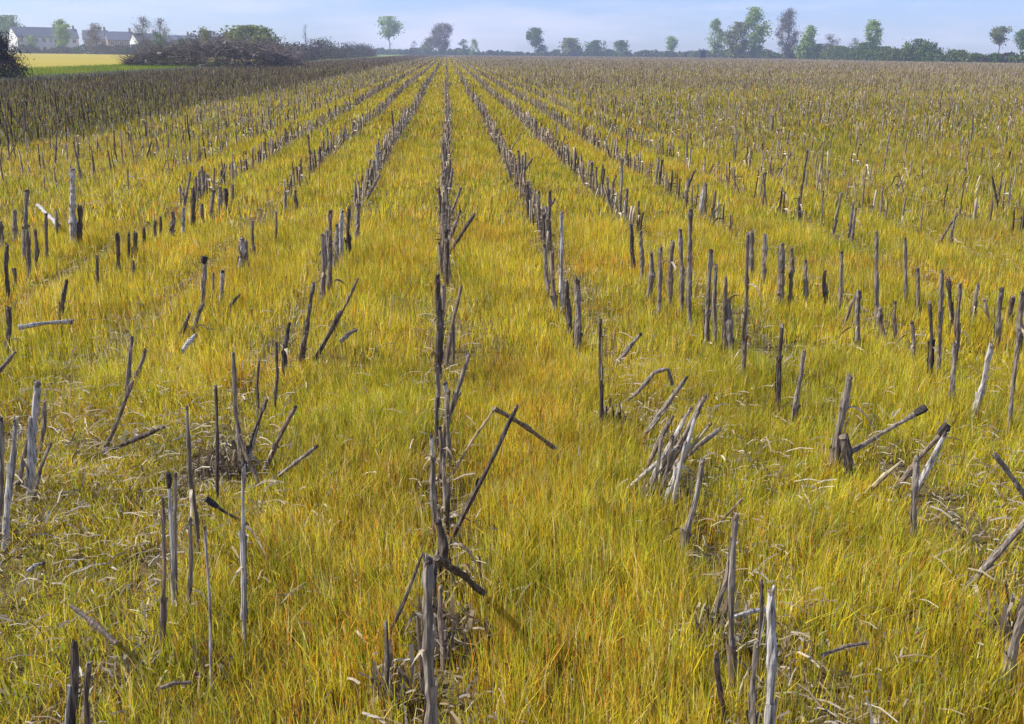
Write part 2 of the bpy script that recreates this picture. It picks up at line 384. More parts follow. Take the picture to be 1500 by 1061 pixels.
def stem_parts(root, pts, r0, r1, tone, flags, r, hook=0):
    """pts are local points along the stem, first at the ground"""
    n = len(pts); P = [Vector(p) for p in pts]
    L = sum((P[i+1]-P[i]).length for i in range(n-1))
    seg = max(6, int(L/0.02)); path = []; rad = []
    nodes = []; z = r.uniform(0.03, 0.08)
    while z < L: nodes.append(z); z += r.uniform(0.09, 0.15)
    wob = [Vector((r.uniform(-1,1), r.uniform(-1,1), 0))*r0*0.25 for _ in range(12)]
    for i in range(seg+1):
        s = L*i/seg; a = s
        for j in range(n-1):
            l = (P[j+1]-P[j]).length
            if a <= l or j == n-2: q = P[j].lerp(P[j+1], min(a/l, 1)); break
            a -= l
        k = s/0.09; ki = int(k); w = wob[ki % 12].lerp(wob[(ki+1) % 12], k-ki)
        path.append(q + w)
        rr = (r0 + (r1-r0)*s/L)*(1 + 0.13*math.sin(s*31+wob[0].x*9e3) + 0.08*math.sin(s*83+wob[1].x*7e3))
        for nd in nodes: rr *= 1 + 0.22*math.exp(-((s-nd)/0.009)**2)
        if s > L-0.022: rr *= 1 - 0.1*(s-L+0.022)/0.022
        rad.append(rr)
    sides = 9 if r0 > 0.006 else 7
    m = MB(); m.tube(path, rad, sides, cap=True, jit=0.14, r=r, squash=0.8)
    # ragged top: push the last ring unevenly along the stem
    t = (path[-1]-path[-2]).normalized(); e = len(m.v)-sides
    for k in range(sides): m.v[e+k] = tuple(Vector(m.v[e+k]) + t*r.uniform(-0.010, 0.014)*min(1.1, r0/0.008))
    m.build('stem', STALK[tone], root, smooth=False)
    # rotten, splintered end
    c = MB(); tip = path[-1]; R1 = rad[-1]
    c.tube([tip - t*0.004, tip + t*0.004, tip + t*0.008], [R1*1.07, R1*1.0, R1*0.6], 7, jit=0.25, r=r)
    a = t.cross(Vector((0.3, 1, 0.1))).normalized(); b = t.cross(a)
    for k in range(r.choice((1, 2, 3))):
        an = r.uniform(0, 6.28); o = tip + (a*math.cos(an)+b*math.sin(an))*R1*0.9
        hgt = r.uniform(0.006, 0.022)*min(1.3, r0/0.009)
        side = (b*math.cos(an)-a*math.sin(an))*R1*0.45
        c.face([o-side, o+side, o + t*hgt + (a*math.cos(an)+b*math.sin(an))*R1*r.uniform(-.3,.6)])
        c.face([o-side - t*0.01, o + t*hgt*0.6, o+side - t*0.01])
    c.build('cut_end', STALK['p'] if 'P' in flags else CUT if r.random() < .15 or 'K' in flags else STALK[r.choice('dbbg')], root)
    if 'K' in flags:
        kb = MB(); kb.tube([tip - t*0.03, tip - t*0.012, tip + t*0.008, tip + t*0.016 - Vector((0,0,0.012))], [R1*1.4, R1*2.1, R1*2.0, R1*1.0], 9, jit=0.2, r=r)
        kb.build('husk', CUT, root)
    # torn slivers of rind standing off the stem
    if L > 0.12 and r0 > 0.0045:
        for q in range(r.choice((1, 1, 2, 3))):
            an = r.uniform(0, 6.28); dr = Vector((math.cos(an), math.sin(an), 0)); tg = Vector((-dr.y, dr.x, 0))
            i0 = int(seg*r.uniform(.15, .6)); i1 = min(seg, i0 + max(4, int(seg*r.uniform(.2, .55)))); sl = MB(); pr = []
            for i in range(i0, i1+1):
                u = (i-i0)/(i1-i0); c_ = path[i] + dr*(rad[i]*1.02 + r0*(0.1+1.1*u*u)) + t*0.004*u*u; w_ = r0*.45*(1-.75*u)*r.uniform(.7, 1.2)
                pr.append((c_-tg*w_, c_+dr*w_*.5, c_+tg*w_))
            for a_, b_ in zip(pr, pr[1:]): sl.face([a_[0], a_[1], b_[1], b_[0]]); sl.face([a_[1], a_[2], b_[2], b_[1]])
            sl.build('split_rind', STALK[tone if r.random() < .5 else r.choice('psgb')], root)
    if 'S' in flags:
        sb = MB(); i0, i1 = int(seg*0.25), int(seg*0.85)
        off = Vector((-r0*0.95, -r0*0.45, 0))
        sb.tube([path[i]+off for i in range(i0, i1)], [r0*0.5]*(i1-i0), 6, jit=0.15, r=r)
        sb.build('split_rind', STALK['p'], root)
    if 'L' in flags:
        for q in range(r.choice((1, 2, 2, 3))):
            lf = MB(); i = int(seg*r.uniform(0.12, 0.8)); o = path[i]; an = r.uniform(0, 6.28)
            d = Vector((math.cos(an), math.sin(an), 0)); wd = Vector((-d.y, d.x, 0)); ll = r.uniform(0.07, 0.2)
            w0 = min(r.uniform(0.003, 0.008), r0*.9); up = r.uniform(-0.3, 0.7); pr = []
            for k in range(7):
                u = k/6; p = o + d*(rad[i] + ll*u*0.7) + Vector((0, 0, ll*(up*u - (0.9+up)*u*u)))
                if (root.location.z + p.z) < 0.05: p.z = 0.05 - root.location.z
                w = w0*(1-u**1.5*0.85)*(1+0.3*r.uniform(-1,1)); tw = wd*math.cos(u*2.2) + Vector((0,0,1))*math.sin(u*2.2)
                pr.append((p-tw*w, p+tw*w))
            for k in range(6): lf.face([pr[k][0], pr[k][1], pr[k+1][1], pr[k+1][0]])
            lf.build('dry_leaf', DRYLEAF, root)
        # sheath wrapped round part of the stem
        sh = MB(); i0 = int(seg*r.uniform(0.05, 0.3)); i1 = min(seg, i0 + max(3, int(seg*r.uniform(0.25, 0.5))))
        n0 = len(sh.v); a0 = r.uniform(0, 6.28); span = r.uniform(3.0, 5.2)
        for i in range(i0, i1+1):
            for k in range(7):
                an = a0 + span*k/6; rr = rad[i]*1.25 + 0.0015 + (0.004 if i == i1 else 0)
                zz = r.uniform(-0.012, 0.012) if i in (i0, i1) else 0
                sh.v.append(tuple(path[i] + Vector((math.cos(an)*rr, math.sin(an)*rr, zz))))
        for i in range(i1-i0):
            for k in range(6): sh.f.append((n0+i*7+k, n0+i*7+k+1, n0+(i+1)*7+k+1, n0+(i+1)*7+k)); sh.m.append(0)
        sh.build('leaf_sheath', STALK['s' if tone == 's' else 'p' if tone == 'p' else r.choice('gbbg') if tone in 'gb' else 'd'], root)

things = []           # (kind of thing, root, row, y, tone, lean, height, label)
ZB = 0.075
taken = []
for i, (xb, yb, xt, yt, w, tone, lab, fl) in enumerate(T):
    r = random.Random(100+i)
    B = ground(xb, yb, ZB); Tp = plane_pt(xt, yt, B, r.uniform(-0.02, 0.03))
    d = Tp - B
    if d.z > 0.25*d.length: G = B - d*((ZB+0.02)/d.z)
    else: G = B - Vector((d.x, d.y, 0))*0.35; G.z = -0.01
    depth = (B.x*FWD.x + B.y*FWD.y); ppm = F/depth/1.0
    rr = max(w/ppm/2, 0.0028)*(0.67 if w > 8 else 0.8)
    root = empty('corn_stalk', G)
    if not fl and r.random() < .4 and w > 6: fl = 'L'
    a, b, c = B-G, Tp-G, None
    if 'A' in fl:
        mid = a.lerp(b, .55) + Vector((0, 0, 0.03)); pts = [Vector((0,0,0)), a, mid, b, b + Vector((0.02, 0, -0.06))]
    else:
        mid = a.lerp(b, .5) + Vector((r.uniform(-1,1), r.uniform(-1,1), 0))*0.006; pts = [Vector((0,0,0)), a, mid, b]
    stem_parts(root, pts, rr*1.1, rr*0.95, tone, fl, r)
    hgt = Tp.z; lean = (xt-xb)/max(1, yb-yt)
    taken.append((G.x, G.y))
    things.append([root, rownear(G.x), G.y, tone, lean, hgt, lab, w, xb])
for i, (x0, y0, x1, y1, w, tone, lab) in enumerate(LY):
    r = random.Random(500+i)
    A = ground(x0, y0, 0.115); B = ground(x1, y1, 0.115)
    if i == 4: A = plane_pt(x0, y0, ground(668, 778, ZB), 0.03); B = plane_pt(x1, y1, ground(668, 778, ZB), 0.25); 
    if i == 5: A = plane_pt(x0, y0, ground(640, 1000, ZB), 0.1); B = ground(x1, y1, 0.1)
    root = empty('fallen_stalk', A); depth = A.x*FWD.x + A.y*FWD.y
    rr = max(w/(F/depth)/2, 0.003)
    stem_parts(root, [Vector((0,0,0)), (B-A)*0.5 + Vector((0,0,0.006)), B-A], rr, rr*0.9, tone, 'P' if i in (4,) else '', r)
    tag(root, lab, 'corn stalk', 'broken stalks lying on the grass')

# procedural stubble: near ones become things, the rest one mass
YST = {0: 408, 1: 362, 2: 335, 3: 338, -1: 305, -2: 300, -3: 300}
cand = []
rs = np.random.default_rng(21)
for k in range(-22, 420):
    x0 = rowx(k)
    ymax = 520.0
    y = 0.6
    far_gap = 0.16
    while y < ymax:
        # coarser and wider with distance
        lod = 1.0 if y < 60 else (1.8 if y < 110 else (3.5 if y < 200 else 8.0))
        if y > 150 and k > 30 and k % 2: lod *= 2
        y += (0.085 if -1 <= k <= 2 else 0.11 if -3 <= k <= 3 else 0.15)*lod*(0.5 + rs.random())*(0.75 if k <= -8 else 1)
        if x0 > 0.62*y + 6 or x0 < -0.66*y - 5: 
            if x0 > 0.62*y+6: y += (x0-6)/0.62*0.02
            continue
        cand.append((k, y, lod, rs.random(), rs.random(), rs.random(), rs.random(), rs.random()))
C = np.array(cand)
k, Y, LOD, u1, u2, u3, u4, u5 = C.T
RX = np.array([rowx(int(q)) for q in k])
jit = np.where(np.abs(k) <= 3, 0.03, np.where(k > 6, 0.11, 0.06))
X = RX + (u1-0.5)*2*jit + 0.12*(vnoise(k*3.1, Y, 9.0, 12)-0.5)
n1 = vnoise(X*3 + k*7.7, Y, 2.2, 1); n2 = vnoise(X, Y, 6.0, 4)
prob = np.full(len(Y), 0.95)
prob = np.where(k == -2, np.where(n1 > 0.45, 0.85, 0.12), prob)
prob = np.where((k == -2) & (Y > 16), np.where(n1 > 0.25, 0.9, 0.3), prob)
prob = np.where(k == -3, np.where(n1 > 0.3, 0.9, 0.25), prob)
prob = np.where((k <= -4) & (k >= -7), np.where(n1 > 0.42, 0.75, 0.2), prob)
prob = np.where((k <= -4) & (k >= -7) & (Y > 30), 0.8, prob)
prob = np.where(k == 3, np.where(n1 > 0.3, 0.85, 0.3), prob)
prob = np.where(k >= 4, np.where(n1 > 0.45, 0.6, 0.22), prob)
prob = np.where((k >= 4) & (Y > 18), np.where(n1 > 0.3, 0.8, 0.5), prob)
prob = np.where((k >= 4) & (Y > 45), .92, prob)
prob = np.where((k >= 3) & (k <= 6) & (Y > 8), np.where(n1 > .2, .85, .5), prob)
prob = np.where((k <= -2) & (k >= -6) & (Y > 12), np.where(n1 > .2, .85, .5), prob)
prob = np.where(k <= -8, 0.93, prob)
P0 = np.stack([X, Y, np.full(len(X), ZB)], 1); px, py, dep = project_np(P0)
inframe = (px > -6) & (px < 1506) & (py < 1075)
yst = np.array([YST.get(int(q), 348 if q > 3 else 285 if q > -8 else 262) for q in k])
side_out = (px < -25) | (px > 1525)
keep = (u2 < prob) & (side_out | (py < yst)) & ((X > EDGE+0.6) | (Y > 130)) & (X > EDGE+0.4)
# sparse outside the frame close by
keep &= ~(~inframe & (Y < 9) & (u5 > 0.5) & (k > -8))
k, Y, X, LOD, u3, u4, u5, px, py, inframe, n2 = [a[keep] for a in (k, Y, X, LOD, u3, u4, u5, px, py, inframe, n2)]
H = 0.19 + 0.14*u3; H = np.where(u4 > 0.94, H + 0.18*u5 + 0.05, H); H = np.where((np.abs(k) <= 3), H*(0.85+0.15*u5), H)
H = np.where(k <= -8, H*(0.85+.3*u5), H)
RAD = (0.006 + 0.005*u5)*np.where(np.abs(k) <= 3, 1.2, 1.0)
RAD = np.where((k > 3) , RAD*0.95, RAD)
LEANX = (rs.random(len(X))-0.5)*0.16 + np.where(rs.random(len(X)) > 0.87, (rs.random(len(X))-0.4)*1.1, 0)
LEANY = (rs.random(len(X))-0.5)*0.16
tn = rs.random(len(X))
size = np.where(inframe, H/np.maximum(Y, 0.5), 0)*(0.6+40*RAD)
NB = 300 - len(T)
order = np.argsort(-size)[:NB]
sel = np.zeros(len(X), bool); sel[order] = True
for i in np.nonzero(sel)[0]:
    r = random.Random(int(3000+i)); h = float(H[i]); kk = int(k[i])
    root = empty('corn_stalk', (X[i], Y[i], -0.01))
    top = Vector((LEANX[i]*h, LEANY[i]*h, h))
    t_ = tn[i]; tone = 'g' if t_ < .5 else 'b' if t_ < .68 else 'd' if t_ < .9 else 'p'
    if kk <= -8: tone = 'd' if t_ < .7 else 'b'
    fl = 'L' if r.random() < 0.5 else ''
    stem_parts(root, [Vector((0,0,0)), top*0.5 + Vector((r.uniform(-1,1)*0.006, 0, 0)), top], float(RAD[i])*1.1, float(RAD[i]), tone, fl, r)
    things.append([root, kk, float(Y[i]), tone, float(LEANX[i]), h, '', 0, float(px[i])])

# labels: by look and by place along the row
TEN = {2:'twenty',3:'thirty',4:'forty',5:'fifty',6:'sixty',7:'seventy',8:'eighty',9:'ninety'}
ONE = ['','first','second','third','fourth','fifth','sixth','seventh','eighth','ninth','tenth','eleventh','twelfth','thirteenth','fourteenth','fifteenth','sixteenth','seventeenth','eighteenth','nineteenth']
def ordinal(n):
    if n < 20: return ONE[n]
    if n % 10 == 0 and n < 100: return TEN[n//10][:-1] + 'ieth'
    return TEN[n//10] + '-' + ONE[n % 10] if n < 100 else 'hundred-and-' + ordinal(n-100)
def rowname(k):
    if k == 0: return 'the centre row'
    return 'the ' + ordinal(abs(k)) + ' row ' + ('right' if k > 0 else 'left') + ' of centre'
TN = {'p':'pale','g':'grey','b':'brown','d':'dark','s':'straw-coloured'}
byrow = {}
for t in things: byrow.setdefault(t[1], []).append(t)
for kk, L_ in byrow.items():
    L_.sort(key=lambda t: t[2])
    for n, t in enumerate(L_, 1):
        root, _, y, tone, lean, h, lab, w, xb = t
        if not lab:
            hh = 'tall' if h > 0.46 else 'short' if h < 0.27 else 'upright'
            if lean > 0.16: hh = hh.replace('upright', 'right-leaning')
            if lean < -0.16: hh = hh.replace('upright', 'left-leaning')
            lab = f'{hh} {TN[tone]} corn stub, {ordinal(n)} from the front in {rowname(kk)}'
        g = 'cut corn stalks standing in ' + (rowname(kk) if abs(kk) <= 3 else 'the outer rows')
        tag(root, lab, 'corn stalk', g)

# the mass of the remaining stubble
m_ = ~sel
sx, sy, sh_, sr, slx, sly, sl, sk, st, si, sn = X[m_], Y[m_], H[m_], RAD[m_], LEANX[m_], LEANY[m_], LOD[m_], k[m_], tn[m_], u4[m_], n2[m_]
ppx, ppy, _ = project_np(np.stack([sx, sy, np.zeros(len(sx))], 1))
vis = (ppx > -350) & (ppx < 1850) | (sy < 12)
def stub_mass(name, q, sides, rings):
    n = q.sum(); bx, by, h, r_, lx, ly, lod, kk, t_, nn = sx[q], sy[q], sh_[q], sr[q]*1.0, slx[q], sly[q], sl[q], sk[q], st[q], sn[q]
    r_ = r_*np.sqrt(lod)*np.where(lod > 1, 1.1, 1); ang0 = rs.random(n)*6.28
    V = np.zeros((n, rings, sides, 3)); bendx = (rs.random(n)-.5)*0.02
    for i in range(rings):
        u = i/(rings-1)
        for j in range(sides):
            a = ang0 + 2*math.pi*j/sides
            rr = r_*(1.15-0.25*u)*(1+0.25*(rs.random(n)-.5))
            top = (rs.random(n)-.5)*0.03 if i == rings-1 else 0
            V[:, i, j, 0] = bx + lx*h*u + bendx*math.sin(u*3.1) + np.cos(a)*rr
            V[:, i, j, 1] = by + ly*h*u + np.sin(a)*rr
            V[:, i, j, 2] = -0.01 + h*u + top
    base = (np.arange(n)*rings*sides)[:, None]
    fs = []
    for i in range(rings-1):
        for j in range(sides):
            fs.append(base + np.array([i*sides+j, i*sides+(j+1) % sides, (i+1)*sides+(j+1) % sides, (i+1)*sides+j]))
    if sides == 4:
        fs.append(base + np.array([(rings-1)*sides+j for j in range(4)]))
    Fc = np.concatenate(fs, 0)
    pal = np.array([[.31,.245,.165],[.25,.18,.11],[.10,.075,.053],[.42,.36,.26],[.27,.20,.135]])
    idx = np.select([t_ < .42, t_ < .62, t_ < .80, t_ < .9], [0, 1, 2, 3], 4)
    c = pal[idx]*(0.75+0.5*rs.random(n))[:, None]
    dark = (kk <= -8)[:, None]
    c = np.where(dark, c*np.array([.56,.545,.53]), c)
    col = np.repeat(c, rings*sides, 0); 
    ringtop = np.tile(np.repeat(np.arange(rings) == rings-1, sides), n)
    topdark = np.repeat(rs.random(n) < 0.5, rings*sides) & ringtop
    col = np.where(topdark[:, None], col*0.45, col)
    return V.reshape(-1, 3), Fc, col
A1 = stub_mass('a', vis & (sy < 60), 4, 4); A2 = stub_mass('b', vis & (sy >= 60), 4, 2)
# husks and torn leaves hanging on the mass of stubs
q = np.nonzero(vis & (sy < 60) & (rs.random(len(sx)) < 0.9))[0]; q = np.concatenate([q, q[sy[q] < 30]]); n = len(q)
LV = np.zeros((n, 2, 4, 3)); an = rs.random(n)*6.28; z0 = sh_[q]*(0.3+0.6*rs.random(n)); ll = 0.04+0.13*rs.random(n)**1.5; wd = 0.004+0.006*rs.random(n)
dx, dy = np.cos(an), np.sin(an)
for s_ in range(2):
    for j, (u, sg) in enumerate(((s_*.5, -1), (s_*.5, 1), (s_*.5+.5, 1), (s_*.5+.5, -1))):
        LV[:, s_, j, 0] = sx[q]+slx[q]*z0 + dx*ll*u*.8 - dy*wd*sg*(1-.6*u)
        LV[:, s_, j, 1] = sy[q]+sly[q]*z0 + dy*ll*u*.8 + dx*wd*sg*(1-.6*u)
        LV[:, s_, j, 2] = z0 + ll*(0.6*u - 1.3*u*u) + sg*wd*.6
LV = LV.reshape(-1, 3); LF = np.arange(len(LV)).reshape(-1, 4)
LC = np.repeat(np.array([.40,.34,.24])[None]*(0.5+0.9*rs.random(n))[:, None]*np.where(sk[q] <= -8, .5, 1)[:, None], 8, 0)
V = np.concatenate([A1[0], A2[0], LV]); 
Fc = np.concatenate([A1[1], A2[1]+len(A1[0]), LF+len(A1[0])+len(A2[0])]); col = np.concatenate([A1[2], A2[2], LC])
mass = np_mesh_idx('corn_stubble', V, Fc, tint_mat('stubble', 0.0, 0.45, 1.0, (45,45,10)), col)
tag(mass, 'countless cut corn stalks standing in rows away to the horizon', 'stubble', kind='stuff')
print('stubs', len(sx), 'faces', len(Fc), 'things', len(things))

# ------------------------------------------------------------------ grass
def grass_zone(y0, y1, dens, segs, hmul, wmul, seed, xl=0.62, xr=0.66, pad=3.0):
    g = np.random.default_rng(seed)
    a = (xl+xr)*(y1*y1-y0*y0)/2 + 2*pad*(y1-y0)
    N = int(a*dens); 
    t = g.random(int(N*1.0)); y = np.sqrt(y0*y0 + t*(y1*y1-y0*y0)); 
    wl = -xl*y - pad; wr = xr*y + pad
    x = wl + (wr-wl)*g.random(len(y))
    return x, y, g
def blades(zones, name):
    Vs, Fs, Cs, off = [], [], [], 0
    for (y0, y1, dens, segs, hm, wm, seed) in zones:
        x, y, g = grass_zone(y0, y1, dens, segs, hm, wm, seed)
        kk = np.round(np.where(x > 0, x/0.74, x/0.775)); rx = np.where(kk > 0, kk*0.735+0.005, kk*0.772-0.02)
        near_row = np.exp(-((x-rx)/0.085)**2)
        big = vnoise(x, y, 1.7, 1); med = vnoise(x, y, 0.45, 2); sm = vnoise(x, y, 0.14, 3); broad = vnoise(x, y, 8.0, 6)
        # thinner close to the rows, in matted places and in the dark headland rows
        messy = np.exp(-(((x+1.35)/0.75)**2 + ((y-2.7)/0.9)**2)) + 0.8*np.exp(-(((x-1.9)/0.35)**2 + ((y-2.6)/0.5)**2))
        p = 1 - 0.55*near_row*(y < 9) - 0.4*(sm < 0.22)*(y < 9) - 0.2*messy - 0.1*(x < -5.8)
        gx, gy, gd = project_np(np.stack([x, y, 0*x], 1)); off_ = (gx < -60) | (gx > 1560) | (gy > 1150)
        p = np.where(off_ & (y < 8), p*.45, p)
        keep = (g.random(len(x)) < p) & (x > EDGE+0.3)
        x, y, big, med, sm, broad, near_row, messy, kk = [q[keep] for q in (x, y, big, med, sm, broad, near_row, messy, kk)]
        n = len(x)
        h = (0.050 + 0.078*g.random(n)**1.4)*(0.7+0.6*med)*(.72+.6*vnoise(x, y, .09, 21))*(1-0.25*near_row)*hm*(1-0.35*messy)
        w = (0.0009 + 0.0011*g.random(n))*wm
        an = g.random(n)*np.pi; ca, sa = np.cos(an), np.sin(an)
        lean = 0.06 + 0.6*g.random(n)**2.2 + 0.6*messy*g.random(n); la = g.random(n)*6.283
        # a prevailing lean that drifts from place to place
        lx = lean*np.cos(la) + 0.14*(vnoise(x, y, 0.5, 8)-.5); ly = lean*np.sin(la) + 0.14*(vnoise(x, y, 0.5, 9)-.5)
        pal = np.array([[.67,.52,.035],[.51,.50,.035],[.28,.36,.03],[.66,.33,.05],[.74,.63,.29],[.27,.19,.055],[.64,.545,.085]])
        side = np.clip((np.abs(x-0.2)-2.6)/3.5, 0, 1)
        grn = np.clip((vnoise(x, y, 0.8, 14)-.45)*3, 0, 1) + .7*np.exp(-(((x+1.6)/0.9)**2 + ((y-2.9)/1.3)**2)); rst = np.clip((vnoise(x, y, 0.55, 15)-.55)*3, 0, 1)
        wts = np.stack([1.05+1.0*big+.3*np.clip((y-3.5)/4,0,1), .58+.5*(1-med)+.8*grn, .10+.55*grn+.6*np.clip(.5-big,0,1)+.08*side, (.26+1.15*rst+.16*np.clip((y-3.5)/4,0,1))*(1-.25*side)*(1.0+0*x), .24+.12*(sm>.6)+.25*near_row+.5*messy, .42+.45*near_row+.6*messy, .85+0*x], 1)
        cw = np.cumsum(wts, 1); pick = (g.random(n)[:, None]*cw[:, -1:] > cw).sum(1)
        c = pal[pick]*(0.58+0.85*g.random(n))[:, None]*(0.84+0.28*broad)[:, None]*(.80+.36*vnoise(x, y, .22, 17))[:, None]
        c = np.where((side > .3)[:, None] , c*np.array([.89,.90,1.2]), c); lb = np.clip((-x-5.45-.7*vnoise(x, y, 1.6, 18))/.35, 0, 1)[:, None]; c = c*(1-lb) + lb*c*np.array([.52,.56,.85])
        if segs == 2:
            V = np.zeros((n, 5, 3)); fr = ((0, 1.0), (.55, .8), (1, 0))
            vi = 0
            for u, ww in fr:
                cx = x + lx*h*u*u; cy = y + ly*h*u*u; cz = h*u*(1-0.18*lean*u)
                if ww > 0:
                    for sg in (-1, 1):
                        V[:, vi, 0] = cx + ca*w*ww*sg; V[:, vi, 1] = cy + sa*w*ww*sg; V[:, vi, 2] = cz; vi += 1
                else: V[:, vi, 0] = cx; V[:, vi, 1] = cy; V[:, vi, 2] = cz; vi += 1
            b = (np.arange(n)*5)[:, None] + off
            Fs += [b + np.array([0,1,3]), b + np.array([0,3,2]), b + np.array([2,3,4])]
            Cs.append(np.repeat(c, 5, 0)); Vs.append(V.reshape(-1, 3)); off += n*5
        else:
            V = np.zeros((n, 3, 3))
            V[:, 0] = np.stack([x-ca*w, y-sa*w, 0*x], 1); V[:, 1] = np.stack([x+ca*w, y+sa*w, 0*x], 1)
            V[:, 2] = np.stack([x+lx*h, y+ly*h, h], 1)
            Fs.append((np.arange(n)*3)[:, None] + off + np.array([0,1,2]))
            Cs.append(np.repeat(c, 3, 0)); Vs.append(V.reshape(-1, 3)); off += n*3
        print('grass zone', y0, n)
    o = np_mesh_idx(name, np.concatenate(Vs), np.concatenate(Fs), tint_mat('grass blade', 0.5), np.concatenate(Cs))
    return o
gr = blades([(0.4, 4.2, 24000, 2, 1.0, 1.0, 1), (4.2, 8, 8000, 1, 1.0, 2.2, 2), (8, 16, 1700, 1, 1.0, 4.2, 3),
             (16, 40, 330, 1, 1.0, 9.5, 4), (40, 110, 38, 1, 1.1, 26, 5), (110, 300, 3.0, 1, 1.2, 80, 6)], 'grass')
tag(gr, 'golden yellow and green grass covering the ground between the stubble rows', 'grass', kind='stuff')

# dead leaves and chaff along the rows
g = np.random.default_rng(77); N = 60000
y = 1.2 + 24*g.random(N)**1.7; kk = g.integers(-8, 9, N); rx = np.where(kk > 0, kk*0.735+0.005, kk*0.772-0.02)
x = rx + g.normal(0, 0.10, N)
mess = g.random(N) < 0.17
x = np.where(mess, np.where(g.random(N) < .6, -1.35 + g.normal(0,.5,N), np.where(g.random(N) < .5, .95+g.normal(0,.14,N), 1.9+g.normal(0,.25,N))), x)
y = np.where(mess, 2.7 + g.normal(0, .7, N), y); y = np.abs(y)+.4
ok = np.abs(x) < 0.66*y+1.2; x, y = x[ok], y[ok]; N = len(x)
L = 0.015+0.075*g.random(N)**2; W = 0.0009+0.0018*g.random(N)**2; an = g.random(N)*6.283; z = 0.015+0.075*g.random(N); pt = (g.random(N)-.4)*0.8
V = np.zeros((N, 2, 4, 3)); dx, dy = np.cos(an), np.sin(an)
for s_ in range(2):
    for j, (u, sg) in enumerate(((s_*.5, -1), (s_*.5, 1), (s_*.5+.5, 1), (s_*.5+.5, -1))):
        V[:, s_, j, 0] = x + dx*L*(u-.5) - dy*W*sg; V[:, s_, j, 1] = y + dy*L*(u-.5) + dx*W*sg
        V[:, s_, j, 2] = z + L*pt*(u-.5) + L*.10*math.sin(u*3.14) + W*sg*.5
V = V.reshape(-1, 3)
pal = np.array([[.45,.38,.26],[.30,.23,.14],[.56,.50,.38],[.14,.10,.07],[.36,.31,.25]])
c = pal[g.choice(5, N, p=[.32,.32,.06,.14,.16])]*(0.7+.5*g.random(N))[:, None]
lit = np_mesh_idx('crop_litter', V, np.arange(len(V)).reshape(-1, 4), tint_mat('dead leaf bits', 0.2), np.repeat(c, 8, 0))
tag(lit, 'dead brown and straw leaf scraps littered along the stubble rows', 'dead leaves', kind='stuff')

# tangled dead tufts at the foot of some stalks
def tuft(px_, py_, rad, hgt, n, cols, label, seed):
    g = np.random.default_rng(seed); P = ground(px_, py_, 0.05); n = int(n*.55); hgt *= .8
    an = g.random(n)*6.283; rr = rad*np.sqrt(g.random(n)); x = rr*np.cos(an); y = rr*np.sin(an)
    V = np.zeros((n, 3, 4, 3)); la = g.random(n)*6.283; L = hgt*(0.4+0.9*g.random(n)); W = 0.0015+0.003*g.random(n); cur = 0.2+.9*g.random(n)
    ca, sa = np.cos(la), np.sin(la)
    def pt(u): return x + ca*L*cur*u*u*.45, y + sa*L*cur*u*u*.45, 0.02 + L*(1.0*u - cur*.55*u*u)
    for s_ in range(3):
        for j, (u, sg) in enumerate(((s_/3, -1), (s_/3, 1), ((s_+1)/3, 1), ((s_+1)/3, -1))):
            a_, b_, c_ = pt(u); V[:, s_, j, 0] = a_ - sa*W*sg; V[:, s_, j, 1] = b_ + ca*W*sg; V[:, s_, j, 2] = c_
    c = np.array(cols)[g.integers(0, len(cols), n)]*(0.6+.7*g.random(n))[:, None]
    o = np_mesh_idx('dead_tuft', V.reshape(-1, 3), np.arange(n*12).reshape(-1, 4), TUFT, np.repeat(c, 12, 0))
    o.location = (P.x, P.y, 0); tag(o, label, 'dead weeds', 'tufts of dead leaves and weeds'); return o
TUFT = tint_mat('dead tuft', 0.2)
BR = [[.28,.21,.13],[.16,.12,.08],[.42,.35,.24],[.10,.08,.06]]; GR = [[.12,.11,.06],[.2,.17,.1],[.07,.06,.045],[.34,.3,.2]]
ST2 = [[.36,.3,.19],[.22,.17,.1],[.46,.4,.28],[.12,.09,.06]]; ST = [[.5,.42,.28],[.34,.27,.17],[.6,.55,.42],[.2,.15,.1]]
tuft(897, 615, 0.06, 0.11, 220, BR, 'dark tangled dead weed tuft below the straight dark pole-like stalk', 1)
tuft(690, 850, 0.07, 0.10, 130, ST2, 'fan of dry straw leaves right of the thick front centre stalk', 2)
tuft(660, 930, 0.10, 0.14, 260, BR, 'dark brown matted leaves at the foot of the thick front centre stalk', 3)
tuft(975, 720, 0.09, 0.10, 200, ST2, 'straw-coloured shredded leaves under the fallen bundle of stalks', 4)
tuft(1060, 930, 0.08, 0.14, 260, BR, 'brown shredded leaves round the tall pointed stalk, lower right', 5)
tuft(330, 680, 0.09, 0.13, 260, BR, 'reddish brown dead leaves at the foot of the brown fan', 6)
tuft(1490, 930, 0.07, 0.16, 220, BR, 'grey-brown leaves hanging round the husked stalk at right edge', 7)
tuft(250, 980, 0.13, 0.08, 260, BR, 'low brown matted leaves below the left foreground cluster', 8)
tuft(1400, 930, 0.13, 0.08, 260, [[.2,.11,.05],[.3,.18,.08],[.12,.08,.05]], 'rust-brown flattened patch of dead leaves, lower right', 9)
tuft(585, 1010, 0.06, 0.14, 160, BR, 'brown leaves clinging round the short dark stub, bottom centre', 10)
tuft(525, 728, 0.02, 0.05, 26, ST, 'small curl of bleached dry leaf alone in the grass', 11)

